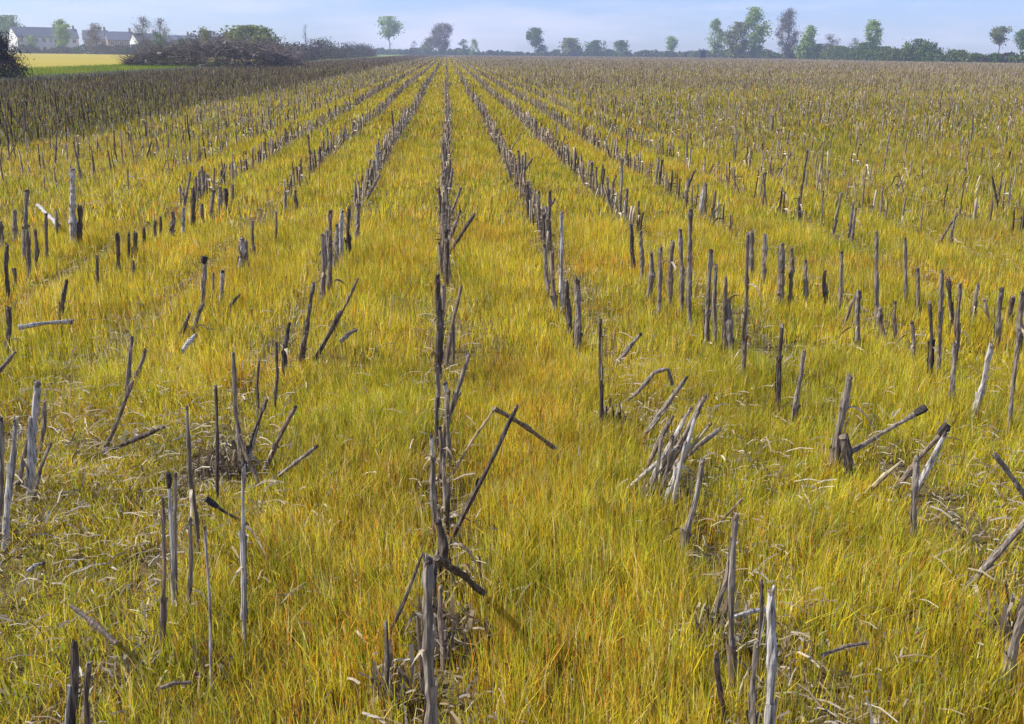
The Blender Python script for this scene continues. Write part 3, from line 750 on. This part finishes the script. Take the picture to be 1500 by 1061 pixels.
# ------------------------------------------------------------------ left: margin, meadow
mead = noise_mat('pale yellow meadow', [(0.35,(.33,.27,.025)),(0.6,(.38,.30,.035)),(0.8,(.26,.26,.02))], 0.05, (1,1,1), 1.0)
tag(sheet('meadow', [(-21,40),(-21,140),(-150,900),(-900,900),(-600,40)], -0.006, mead), kind='structure')
green = noise_mat('bright green verge', [(0.35,(.13,.20,.02)),(0.55,(.22,.30,.03)),(0.75,(.34,.36,.06))], 0.35, (1,1,1), 1.0)
tag(sheet('verge', [(-19.6,-60),(-19.6,560),(-27,560),(-27,110),(-31,88),(-25.5,50),(-25.5,-60)], 0.0, green), kind='structure')
dirt = noise_mat('bare margin earth', [(0.35,(.14,.14,.12)),(0.6,(.22,.21,.17)),(0.8,(.16,.2,.08))], 0.8, (1,1,1), 1.0)
tag(sheet('track', [(-17.2,-60),(-17.2,560),(-20.2,560),(-20.2,-60)], 0.006, dirt), kind='structure')
# long grass of the verge and meadow edge
g = np.random.default_rng(9); N = 60000
y = 22 + 110*g.random(N); x = -17.4 - 12*g.random(N)**1.2
h = .10+.16*g.random(N); w = .012+.012*g.random(N); an = g.random(N)*3.14; la = g.random(N)*6.28
V = np.zeros((N, 3, 3)); V[:, 0] = np.stack([x-np.cos(an)*w, y-np.sin(an)*w, 0*x], 1); V[:, 1] = np.stack([x+np.cos(an)*w, y+np.sin(an)*w, 0*x], 1)
V[:, 2] = np.stack([x+.4*h*np.cos(la), y+.4*h*np.sin(la), h], 1)
t = vnoise(x, y, 3.0, 3)[:, None]; c = (np.array([[.15,.24,.02]])*t + np.array([[.34,.34,.05]])*(1-t))*(.7+.6*g.random(N))[:, None]
c = np.where((x > -20.3)[:, None], np.array([[.20,.20,.12]])*(.6+.7*g.random(N))[:, None], c)
vg = np_mesh_idx('verge_grass', V.reshape(-1, 3), np.arange(N*3).reshape(-1, 3), tint_mat('verge blade', .4), np.repeat(c, 3, 0))
tag(vg, 'bright green grass on the margin between stubble and yellow meadow', 'grass', kind='stuff')

# ------------------------------------------------------------------ trees and shrubs
BARK = noise_mat('bark', [(0.35,(.07,.055,.045)),(0.65,(.16,.13,.11))], 3, (1,1,.3), .95)
LM = {
 'fresh': leaf_mat('fresh leaf', (.20,.32,.06), (.36,.48,.12), .35, .6),
 'mid': leaf_mat('mid green leaf', (.08,.15,.03), (.16,.26,.05), .3, .6),
 'olive': leaf_mat('olive leaf', (.15,.18,.05), (.26,.29,.10), .3, .6),
 'bare': leaf_mat('bare grey twig', (.12,.10,.09), (.22,.19,.17), .1, .6),
 'brown': leaf_mat('brown bud twig', (.14,.10,.07), (.25,.19,.14), .15, .6),
 'purple': leaf_mat('dark purple bramble', (.03,.022,.03), (.09,.065,.07), .05, 1.2),
}
def tree(name, label, cat, px_, dist, ytop, wpx, shape, leaf, n=2600, crown0=0.2, seed=0, fill=1.0, grp=None, leafsz=None, trunk=True, base=None):
    r = random.Random(900+seed); g = np.random.default_rng(900+seed)
    P = far_pt(px_, dist); dep = P.x*FWD.x + P.y*FWD.y
    H_ = plane_pt(px_, ytop, P).z; W_ = wpx/F*dep*(1.22 if 380 < dist < 460 else 1.06)
    root = empty(name, P, 0)
    z0 = H_*crown0; ch = H_-z0
    tm = MB(); tr = max(0.05, H_*0.014)
    bend = [Vector((r.uniform(-1,1)*H_*.012*i, r.uniform(-1,1)*H_*.012*i, H_*.97*i/6)) for i in range(7)]
    bend[0] = Vector((0,0,-.05))
    tm.tube(bend, [tr*(1.25-1.1*i/6)+.01 for i in range(7)], 6)
    if dist > 300: n = int(n*1.7); leafsz = (leafsz or W_*0.028+.03)*1.15
    ncl = max(10, int(34*fill)); cs = []
    for i in range(ncl):
        u = (i+.5)/ncl; u = u if shape != 'poplar' else u
        if shape == 'round': prof = math.sqrt(max(0, 1-(2*u-1)**2))**.8
        elif shape == 'poplar': prof = min(1, (1-u)*2.4)**.7*min(1, .55+u*1.5)
        elif shape == 'cone': prof = (1-u)**.8*min(1, .5+u*3)
        elif shape == 'top': prof = math.sqrt(max(0, 1-(2*u-1)**2))*(0.7+.3*u)
        elif shape == 'shrub': prof = math.sqrt(max(0, 1-u*u))
        else: prof = 1
        a = r.uniform(0, 6.28); rad = W_/2*prof*math.sqrt(r.uniform(.1, 1))*.82
        z = z0 + ch*(.04+.92*u)
        c = Vector((math.cos(a)*rad + math.sin(u*5+seed*2.3)*W_*.05, math.sin(a)*rad, z)); cs.append(c)
        if trunk:
            zt = max(H_*.08, z - rad*1.1 - H_*.06); ti = min(5.99, zt/(H_*.97)*6); b = bend[int(ti)].lerp(bend[int(ti)+1], ti-int(ti))
            mid = b.lerp(c, .5) + Vector((0,0,-.03*H_))
            tm.tube([b, mid, c], [tr*.42, tr*.25, tr*.08], 4, cap=False)
            for q in range(2):
                e = c + Vector((r.uniform(-1,1), r.uniform(-1,1), r.uniform(.1,1)))*W_*.13
                tm.tube([mid, e], [tr*.18, tr*.05], 3, cap=False)
    tm.build('trunk', BARK, root)
    ca = np.array([tuple(c) for c in cs]); sg = W_*0.085 + .05
    which = g.integers(0, len(cs), n); szc = (0.5+g.random(len(cs)))[which]
    p = ca[which] + g.normal(0, 1, (n, 3))*sg*szc[:, None]*np.array([1, 1, .8])
    p[:, 2] = np.clip(p[:, 2], 0.02, H_*1.02)
    s_ = (leafsz or W_*0.028+.03)*(0.5+g.random(n)); 
    if leaf in ('bare', 'brown', 'purple'):                                        # twigs: thin slivers
        d = g.normal(0, 1, (n, 3)); d[:, 2] = np.abs(d[:, 2])+.3; d /= np.linalg.norm(d, axis=1)[:, None]
        o_ = np.cross(d, g.normal(0, 1, (n, 3))); o_ /= np.linalg.norm(o_, axis=1)[:, None]
        A = p - o_*s_[:, None]*.22; B = p + o_*s_[:, None]*.22; Cc = p + d*s_[:, None]*2.4
        V = np.stack([A, B, Cc], 1).reshape(-1, 3); me = np.arange(n*3).reshape(-1, 3)
    else:
        a_ = g.normal(0, 1, (n, 3)); a_ /= np.linalg.norm(a_, axis=1)[:, None]; b_ = np.cross(a_, g.normal(0, 1, (n, 3))); b_ /= np.linalg.norm(b_, axis=1)[:, None]
        V = np.stack([p-a_*s_[:, None], p-b_*s_[:, None]*.6, p+a_*s_[:, None], p+b_*s_[:, None]*.6], 1).reshape(-1, 3); me = np.arange(n*4).reshape(-1, 4)
    np_mesh_idx('crown', V, me, LM[leaf], None, root)
    tag(root, label, cat, grp)
    return root
GT = 'trees on the far edge of the field'
FT = [
 # name,label,px,dist,ytop,wpx,shape,leaf,n,crown0
 ('sparse_tree','tall thin tree with small green crown on bare stem, left of the vanishing point',571,560,26,34,'top','fresh',1500,.5,.7),
 ('bare_tree','round grey-brown leafless tree right at the vanishing point of the rows',647,560,37,34,'round','brown',3600,.14,1.2),
 ('small_tree','low green tree touching the left side of the grey-brown round tree',627,580,58,20,'round','olive',1200,.1,.7),
 ('small_tree','thin bluish little tree a gap left of the grey-brown round tree',607,600,60,10,'poplar','bare',600,.2,.5),
 ('small_tree','faint rounded green tree, left of the bright upright one',678,590,58,14,'round','mid',900,.1,.6),
 ('small_tree','squat upright bright green tree right of the grey-brown round tree',694,570,57,12,'poplar','fresh',1100,.05,.7),
 ('broadleaf_tree','solitary dark green tree with gap in its trunk, in mid skyline',783,560,42,25,'top','mid',2600,.38,.9),
 ('shrub','dark low shrub at the right foot of the solitary dark tree',793,560,66,20,'shrub','mid',900,.0,.6),
 ('shrub','left, yellow-green part of the wide clump in mid skyline',836,560,57,34,'shrub','olive',1800,.0,.9),
 ('shrub','right, dull green part of the wide clump in mid skyline',872,560,60,30,'shrub','mid',1500,.0,.8),
 ('shrub','tall narrow shrub ending the wide clump on its right',885,565,59,8,'poplar','mid',500,.05,.5),
 ('shrub','small dark two-lobed shrub between the wide clump and the thin tree',910,560,60,26,'shrub','mid',1300,.0,.7),
 ('small_tree','narrow upright tree rising from the small two-lobed shrub',918,558,58,8,'poplar','mid',500,.05,.5),
 ('small_tree','little green tree with airy top left of the dark hut',984,555,54,22,'top','fresh',1000,.35,.6),
 ('poplar_tree','slim pale green poplar, first right of the dark hut',1047,450,27,20,'poplar','fresh',1900,.12,.9),
 ('poplar_tree','broad hazy grey-green tree against the left side of the tallest one',1078,440,34,30,'round','olive',2200,.08,.9),
 ('poplar_tree','tallest pale green tree of the right group',1103,440,12,30,'poplar','fresh',3000,.12,1.1),
 ('bare_tree','tall grey leafless tree standing between green ones, right group',1152,420,15,28,'poplar','bare',3200,.12,1.1),
 ('small_tree','conical green tree just right of the tall grey leafless one',1183,410,39,28,'cone','fresh',2200,.08,.8),
 ('small_tree','faint small tree two along to the right of the grey leafless one',1216,400,52,22,'round','bare',900,.15,.5),
 ('small_tree','thin grey tree close left of the lone upright poplar',1250,400,56,14,'poplar','bare',700,.15,.5),
 ('poplar_tree','lone upright pale poplar, rightmost of the tall group',1275,390,30,26,'poplar','fresh',2200,.12,.9),
 ('shrub','bright bush pricking up from the right-hand hedge',1328,330,63,22,'cone','fresh',900,.0,.6),
 ('sparse_tree','hazy umbrella-shaped tree leaning in the far right sky',1462,380,40,28,'top','olive',1300,.55,.6),
 ('broadleaf_tree','tree with flat crown cut by the right edge of the photo',1497,370,44,28,'top','mid',1700,.45,.8),
 # behind the brush heap and by the houses
 ('broadleaf_tree','broad domed pale green tree rising behind the brush heap',372,190,40,74,'round','olive',4200,.05,1.3),
 ('broadleaf_tree','lower green shoulder on the left of the broad domed tree',342,192,50,32,'round','olive',1500,.05,.8),
 ('small_tree','small rounded brownish tree between brush heap and wispy trees',303,190,40,22,'round','olive',1400,.1,.7),
 ('bare_tree','wispy leafless tree, left of a close pair beyond the heap',213,230,25,30,'poplar','bare',1900,.12,.9),
 ('bare_tree','wispy leafless tree, right of a close pair beyond the heap',238,228,27,28,'poplar','bare',1700,.12,.9),
 ('small_tree','greenish bush at the foot of the wispy leafless pair',236,220,48,24,'shrub','mid',1200,.0,.7),
 ('bare_tree','brown-grey leafless tree standing in front of the terrace',143,340,36,26,'round','brown',1800,.08,.8),
 ('broadleaf_tree','bright green-topped tree between the houses',93,380,29,24,'round','fresh',2200,.15,.9),
 ('broadleaf_tree','dark blue-green tree behind the white gable at the left',20,470,24,36,'round','mid',2400,.15,1.0),
 ('small_tree','small yellow-green tree against the first long roof',48,400,52,12,'poplar','fresh',900,.1,.6),
 ('small_tree','faint thin tree spiking above the hedge, left of the sparse tree',449,260,34,10,'poplar','bare',500,.2,.4),
]
for i, (nm, lab, px_, dist, yt, wp, shp, lf, n, c0, fl) in enumerate(FT):
    tree(nm, lab, 'shrub' if nm == 'shrub' else 'tree', px_, dist, yt, wp, shp, lf, n, c0, i, fl, GT if dist > 300 else 'trees beyond the brush heap', trunk=True)
tree('bramble_bush', 'dark purple leafless thicket cut by the left edge beside the yellow meadow', 'bush', -10, 52, 50, 78, 'shrub', 'purple', 9000, 0, 71, 1.6, None, .07)

# hedge along the margin, towards the vanishing point, and woods along the horizon
def leafmass(name, label, cat, segs, n, cols, seed, size=.35, kind='stuff', grp=None):
    g = np.random.default_rng(seed); P = []; C_ = []; 
    tot = sum((Vector(a[:2])-Vector(b[:2])).length*(a[2]+b[2]) for a, b in zip(segs, segs[1:]))
    for a, b in zip(segs, segs[1:]):
        a = np.array(a, float); b = np.array(b, float); d = np.linalg.norm((b-a)[:2]); m = int(n*d*(a[2]+b[2])/tot)+1
        t = g.random(m); q = a[None]*(1-t[:, None]) + b[None]*t[:, None]
        lump = .15 + .9*vnoise(q[:, 0], q[:, 1], q[:, 2].mean()*1.8, seed) + .45*vnoise(q[:, 0], q[:, 1], q[:, 2].mean()*.4, seed+1)
        z = q[:, 2]*lump*(1-g.random(m)**1.1); dep_ = q[:, 2]*.55*g.normal(0, .6, m)
        nr = np.array([-(b-a)[1], (b-a)[0]])/d
        P.append(np.stack([q[:, 0]+nr[0]*dep_, q[:, 1]+nr[1]*dep_, z], 1)); 
        cc = np.array(cols)[(vnoise(q[:, 0], q[:, 1], q[:, 2].mean()*1.1, seed+3)*len(cols)).astype(int) % len(cols)]
        C_.append(cc*(.6+.8*g.random(m))[:, None])
    p = np.concatenate(P); c = np.concatenate(C_); n = len(p); s_ = size*(0.5+g.random(n))
    a_ = g.normal(0, 1, (n, 3)); a_ /= np.linalg.norm(a_, axis=1)[:, None]; b_ = np.cross(a_, g.normal(0, 1, (n, 3))); b_ /= np.linalg.norm(b_, axis=1)[:, None]
    V = np.stack([p-a_*s_[:, None], p-b_*s_[:, None]*.5, p+a_*s_[:, None], p+b_*s_[:, None]*.5], 1).reshape(-1, 3)
    V[:, 2] = np.maximum(V[:, 2], -0.02)
    o = np_mesh_idx(name, V, np.arange(n*4).reshape(-1, 4), tint_mat(name+' leaf', .25), np.repeat(c, 4, 0))
    tag(o, label, cat, grp, kind); return o
def seg(pts):                                  # (px, dist, height)
    return [(*far_pt(a, b)[:2], c) for a, b, c in pts]
GM, GD, GO, PU = [.08,.14,.03], [.05,.085,.03], [.14,.17,.06], [.10,.08,.085]
leafmass('distant_woodland', 'low hazy line of trees and hedge along the far edge of the field', 'woodland',
  seg([(470,640,3.2),(560,620,3.6),(620,610,3.4),(700,600,3.4),(760,600,2.6),(820,590,3.2),(900,580,3.2),(1000,570,3.2),(1060,500,3.2),(1160,450,3.2),(1200,430,4.6)]), 44000, [GM, GD, GO, [.12,.17,.08]], 31, .5)
leafmass('field_hedge', 'bushy green hedge bounding the field at the far right', 'hedge',
  seg([(1196,425,4.2),(1240,370,4.0),(1300,330,4.8),(1340,310,4.6),(1390,300,4.0),(1440,290,2.6),(1500,280,3.0),(1600,270,3.4),(1760,260,3.6)]), 40000, [GM, GO, [.09,.15,.04], [.08,.07,.06]], 41, .34, 'thing')
leafmass('dark_hedge', 'long dark purple-grey hedge running from brush heap to vanishing point', 'hedge',
  seg([(395,120,2.3),(430,150,2.8),(470,190,2.9),(510,250,3.0),(545,340,3.0)]), 26000, [PU, [.08,.065,.075], [.12,.10,.085], [.08,.11,.05]], 51, .14, 'thing')
leafmass('garden_hedge', 'dull blue-green hedge and scrub in front of the row of houses', 'hedge',
  seg([(20,380,3.0),(60,380,2.4),(100,370,2.2),(150,360,2.6),(200,330,2.8),(260,300,4.2),(320,260,5.0),(380,230,4.2)]), 26000, [[.05,.07,.05], PU, [.08,.07,.07], GM], 61, .3, 'thing')

# brush heap: cut branches and logs dumped on the margin
root = empty('brush_heap', far_pt(300, 90)); tag(root, 'long heap of dark cut branches with a few pale logs beside the green verge', 'brush heap')
r = random.Random(5); br = MB(); lg = MB(); c0 = root.location
prof = [(186,94,.5),(205,94,1.1),(228,93,1.8),(250,92,2.0),(275,90,2.2),(300,89,2.3),(330,88,2.5),(360,88,2.6),(390,88,2.2),(415,90,1.8),(440,95,1.3)]
def heap_at(u):
    i = min(len(prof)-2, int(u*(len(prof)-1))); f_ = u*(len(prof)-1)-i; a, b = prof[i], prof[i+1]
    return a[0]+(b[0]-a[0])*f_, a[1]+(b[1]-a[1])*f_, (a[2]+(b[2]-a[2])*f_)
for i in range(5200):
    px_, ds, hh = heap_at(r.random()); hh *= (.75+.35*math.sin(px_*.35)*r.random()+.15)*.78
    P = far_pt(px_, ds + r.gauss(0, 1.0)*hh*.6) - c0; z = hh*(1-r.random()**1.6)
    a = r.uniform(0, 6.28); el = r.gauss(.1, .5); Ln = r.uniform(.3, 1.7); d = Vector((math.cos(a)*math.cos(el), math.sin(a)*math.cos(el), math.sin(el)))*Ln
    p0 = Vector((P.x, P.y, max(.03, z))) ; p1 = p0 + d; p1.z = max(.03, p1.z); rr = r.uniform(.008, .035)
    br.tube([p0, p0.lerp(p1, .5)+Vector((r.gauss(0,.06), r.gauss(0,.06), r.gauss(0,.05))), p1], [rr, rr*.7, rr*.2], 3, cap=False)
LOGM = noise_mat('cut logs', [(0.3,(.10,.075,.07)),(0.7,(.33,.27,.23))], 2)
for i in range(26):
    px_, ds, hh = heap_at(r.random()); P = far_pt(px_, ds - hh*.5 + r.gauss(0, .3)) - c0; z = hh*r.uniform(.1, .75)
    a = r.uniform(0, 6.28); Ln = r.uniform(.4, 1.2); rr = r.uniform(.06, .16); d = Vector((math.cos(a), math.sin(a), r.uniform(-.2,.3)))*Ln
    lg = MB(); lg.tube([Vector((P.x,P.y,z)), Vector((P.x,P.y,z))+d], [rr, rr*.9], 8); lg.build('log', LOGM, root)
br.build('branches', noise_mat('dead branches', [(0.3,(.07,.055,.055)),(0.52,(.17,.135,.12)),(0.72,(.34,.28,.235))], 1.4), root)

# ------------------------------------------------------------------ houses
SL = noise_mat('slate roof', [(0.35,(.10,.11,.15)),(0.65,(.15,.16,.20))], 1.5, (1,1,4), .7)
WH = noise_mat('white render', [(0.3,(.72,.72,.70)),(0.7,(.82,.82,.80))], .8)
GY = noise_mat('grey render', [(0.3,(.50,.49,.54)),(0.7,(.60,.58,.63))], .8)
BK = noise_mat('brown brick', [(0.3,(.27,.19,.17)),(0.7,(.38,.27,.24))], 2.5)
GL = noise_mat('window glass', [(0.3,(.03,.04,.05)),(0.7,(.08,.09,.11))], .3, rough=.15, spec=.6)
FR = noise_mat('white frame', [(0.3,(.7,.7,.7)),(0.7,(.8,.8,.8))], 2); DR = noise_mat('painted door', [(0.3,(.10,.05,.04)),(0.7,(.16,.07,.05))], 2)
def house(label, px_, dist, rz, Lx, Dy, eave, ridge, wallm, gablem, seed):
    r = random.Random(seed); P = far_pt(px_, dist); root = empty('terraced_house' if seed else 'end_house', P, rz)
    tag(root, label, 'house', 'row of houses beyond the yellow meadow')
    w = MB(); w.box(0, 0, -.1, Lx, Dy, eave, 0)
    w.f = w.f[:1]+w.f[2:]; w.m = w.m[:1]+w.m[2:]
    for x_, s in ((0, 0), (Lx, 1)): w.face([(x_,0,eave),(x_,Dy/2,ridge-.02),(x_,Dy,eave)] if s else [(x_,Dy,eave),(x_,Dy/2,ridge-.02),(x_,0,eave)])
    w.m = [0]*len(w.f)
    for i, f_ in enumerate(w.f):
        if all(abs(w.v[v][0]) < 1e-4 for v in f_): w.m[i] = 1
    w.build('wall', [wallm, gablem], root)
    rf = MB(); o = .35; t = .18
    for s in (-1, 1):
        y0 = -o if s < 0 else Dy+o; ze = eave - o*(ridge-eave)/(Dy/2)
        a = [(-.25,y0,ze),(Lx+.25,y0,ze),(Lx+.25,Dy/2,ridge),(-.25,Dy/2,ridge)]
        b = [(p[0],p[1],p[2]+t) for p in a]
        for q in (a, b, [a[0],a[1],b[1],b[0]], [a[1],a[2],b[2],b[1]], [a[3],a[0],b[0],b[3]]): rf.face(q)
    rfo = rf.build('roof', SL, root)
    c = MB(); c.box(Lx-1.2, Dy/2-.4, ridge-.5, Lx-.5, Dy/2+.4, ridge+1.1); c.box(Lx-1.1, Dy/2-.25, ridge+1.1, Lx-.85, Dy/2, ridge+1.4); c.box(Lx-.8, Dy/2, ridge+1.1, Lx-.6, Dy/2+.25, ridge+1.4)
    c.build('chimney', BK, rfo)
    def win(x_, z_, ww, hh, gable=False):
        m = MB(); f_ = MB()
        if not gable:
            m.box(x_, -.03, z_, x_+ww, -.005, z_+hh)
            for a in ((x_-.08,z_-.08,x_+ww+.08,z_),(x_-.08,z_+hh,x_+ww+.08,z_+hh+.08),(x_-.08,z_,x_,z_+hh),(x_+ww,z_,x_+ww+.08,z_+hh),(x_+ww/2-.03,z_,x_+ww/2+.03,z_+hh)):
                f_.box(a[0], -.08, a[1], a[2], -.031, a[3])
        else:
            m.box(-.03, x_, z_, -.005, x_+ww, z_+hh)
            for a in ((x_-.08,z_-.08,x_+ww+.08,z_),(x_-.08,z_+hh,x_+ww+.08,z_+hh+.08)): f_.box(-.08, a[0], a[1], -.031, a[2], a[3])
        wo = f_.build('window', FR, root); m.build('pane', GL, wo)
    n = max(2, int(Lx/2.6))
    for i in range(n):
        xx = (i+.5)*Lx/n - .6
        win(xx, eave-1.9, 1.2, 1.3)
        if i == n//2:
            d = MB(); d.box(xx, -.06, 0, xx+1.0, -.005, 2.1); do = d.build('door', DR, root)
            kn = MB(); kn.box(xx+.82, -.12, 1.0, xx+.9, -.061, 1.12); kn.build('handle', FR, do)
        else: win(xx, .95, 1.3, 1.3)
    return root
house('end house with bright white gable at the far left', 28, 400, .8, 16, 7.5, 5.6, 8.6, GY, WH, 0)
house('long slate-roofed house with narrow pale gable, right of the white one', 78, 405, .5, 9, 7.0, 5.4, 8.2, GY, WH, 1)
house('blue-grey house partly behind the bright green-topped tree', 124, 400, .25, 8, 7, 5.0, 7.8, GY, GY, 2)
house('brown brick house behind the brown-grey leafless tree', 160, 395, .45, 9, 7, 4.8, 7.4, BK, BK, 3)
house('small pale-gabled house at the right end of the row', 203, 370, .7, 8, 6, 4.4, 6.6, GY, WH, 4)
house('lowest dark-roofed house, half hidden beyond the heap', 236, 365, .3, 10, 6, 4.0, 6.0, BK, WH, 5)

# dark hut on the far edge
P = far_pt(1026, 430); hut = empty('field_hut', P, .12); tag(hut, 'small dark hut alone on the skyline left of the slim poplar', 'hut')
hm = noise_mat('dark boards', [(0.3,(.02,.022,.035)),(0.7,(.045,.048,.07))], 4, (6,6,.5))
b = MB(); b.box(0, 0, 0, 2.3, 2.2, 3.1); b.build('wall', hm, hut)
b = MB(); b.face([(-.2,-.2,3.15),(2.5,-.2,3.15),(2.5,2.4,3.5),(-.2,2.4,3.5)]); b.face([(-.2,-.2,3.1),(-.2,2.4,3.1),(2.5,2.4,3.1),(2.5,-.2,3.1)])
b.face([(-.2,-.2,3.1),(2.5,-.2,3.1),(2.5,-.2,3.15),(-.2,-.2,3.15)]); b.face([(2.5,-.2,3.1),(2.5,2.4,3.1),(2.5,2.4,3.5),(2.5,-.2,3.15)]); b.face([(-.2,2.4,3.1),(-.2,-.2,3.1),(-.2,-.2,3.15),(-.2,2.4,3.5)])
b.build('roof', SL, hut)
b = MB(); b.box(.7, -.05, .05, 1.6, -.004, 2.1); b.build('door', noise_mat('hut door', [(0.3,(.03,.03,.045)),(0.7,(.06,.06,.08))], 5), hut)

# ------------------------------------------------------------------ haze
hb = MB(); hb.box(-900, -80, -1.2, 900, 720, 30)
hm_, n, o = newmat('haze air'); pv = n.nodes.new('ShaderNodeVolumePrincipled')
pv.inputs['Color'].default_value = (.70, .80, 1.0, 1); pv.inputs['Density'].default_value = 0.00062; pv.inputs['Anisotropy'].default_value = 0.2
n.links.new(pv.outputs[0], o.inputs['Volume'])
hz_o = hb.build('haze', hm_); tag(hz_o, 'pale blue haze in the air over the field', 'haze', kind='stuff')
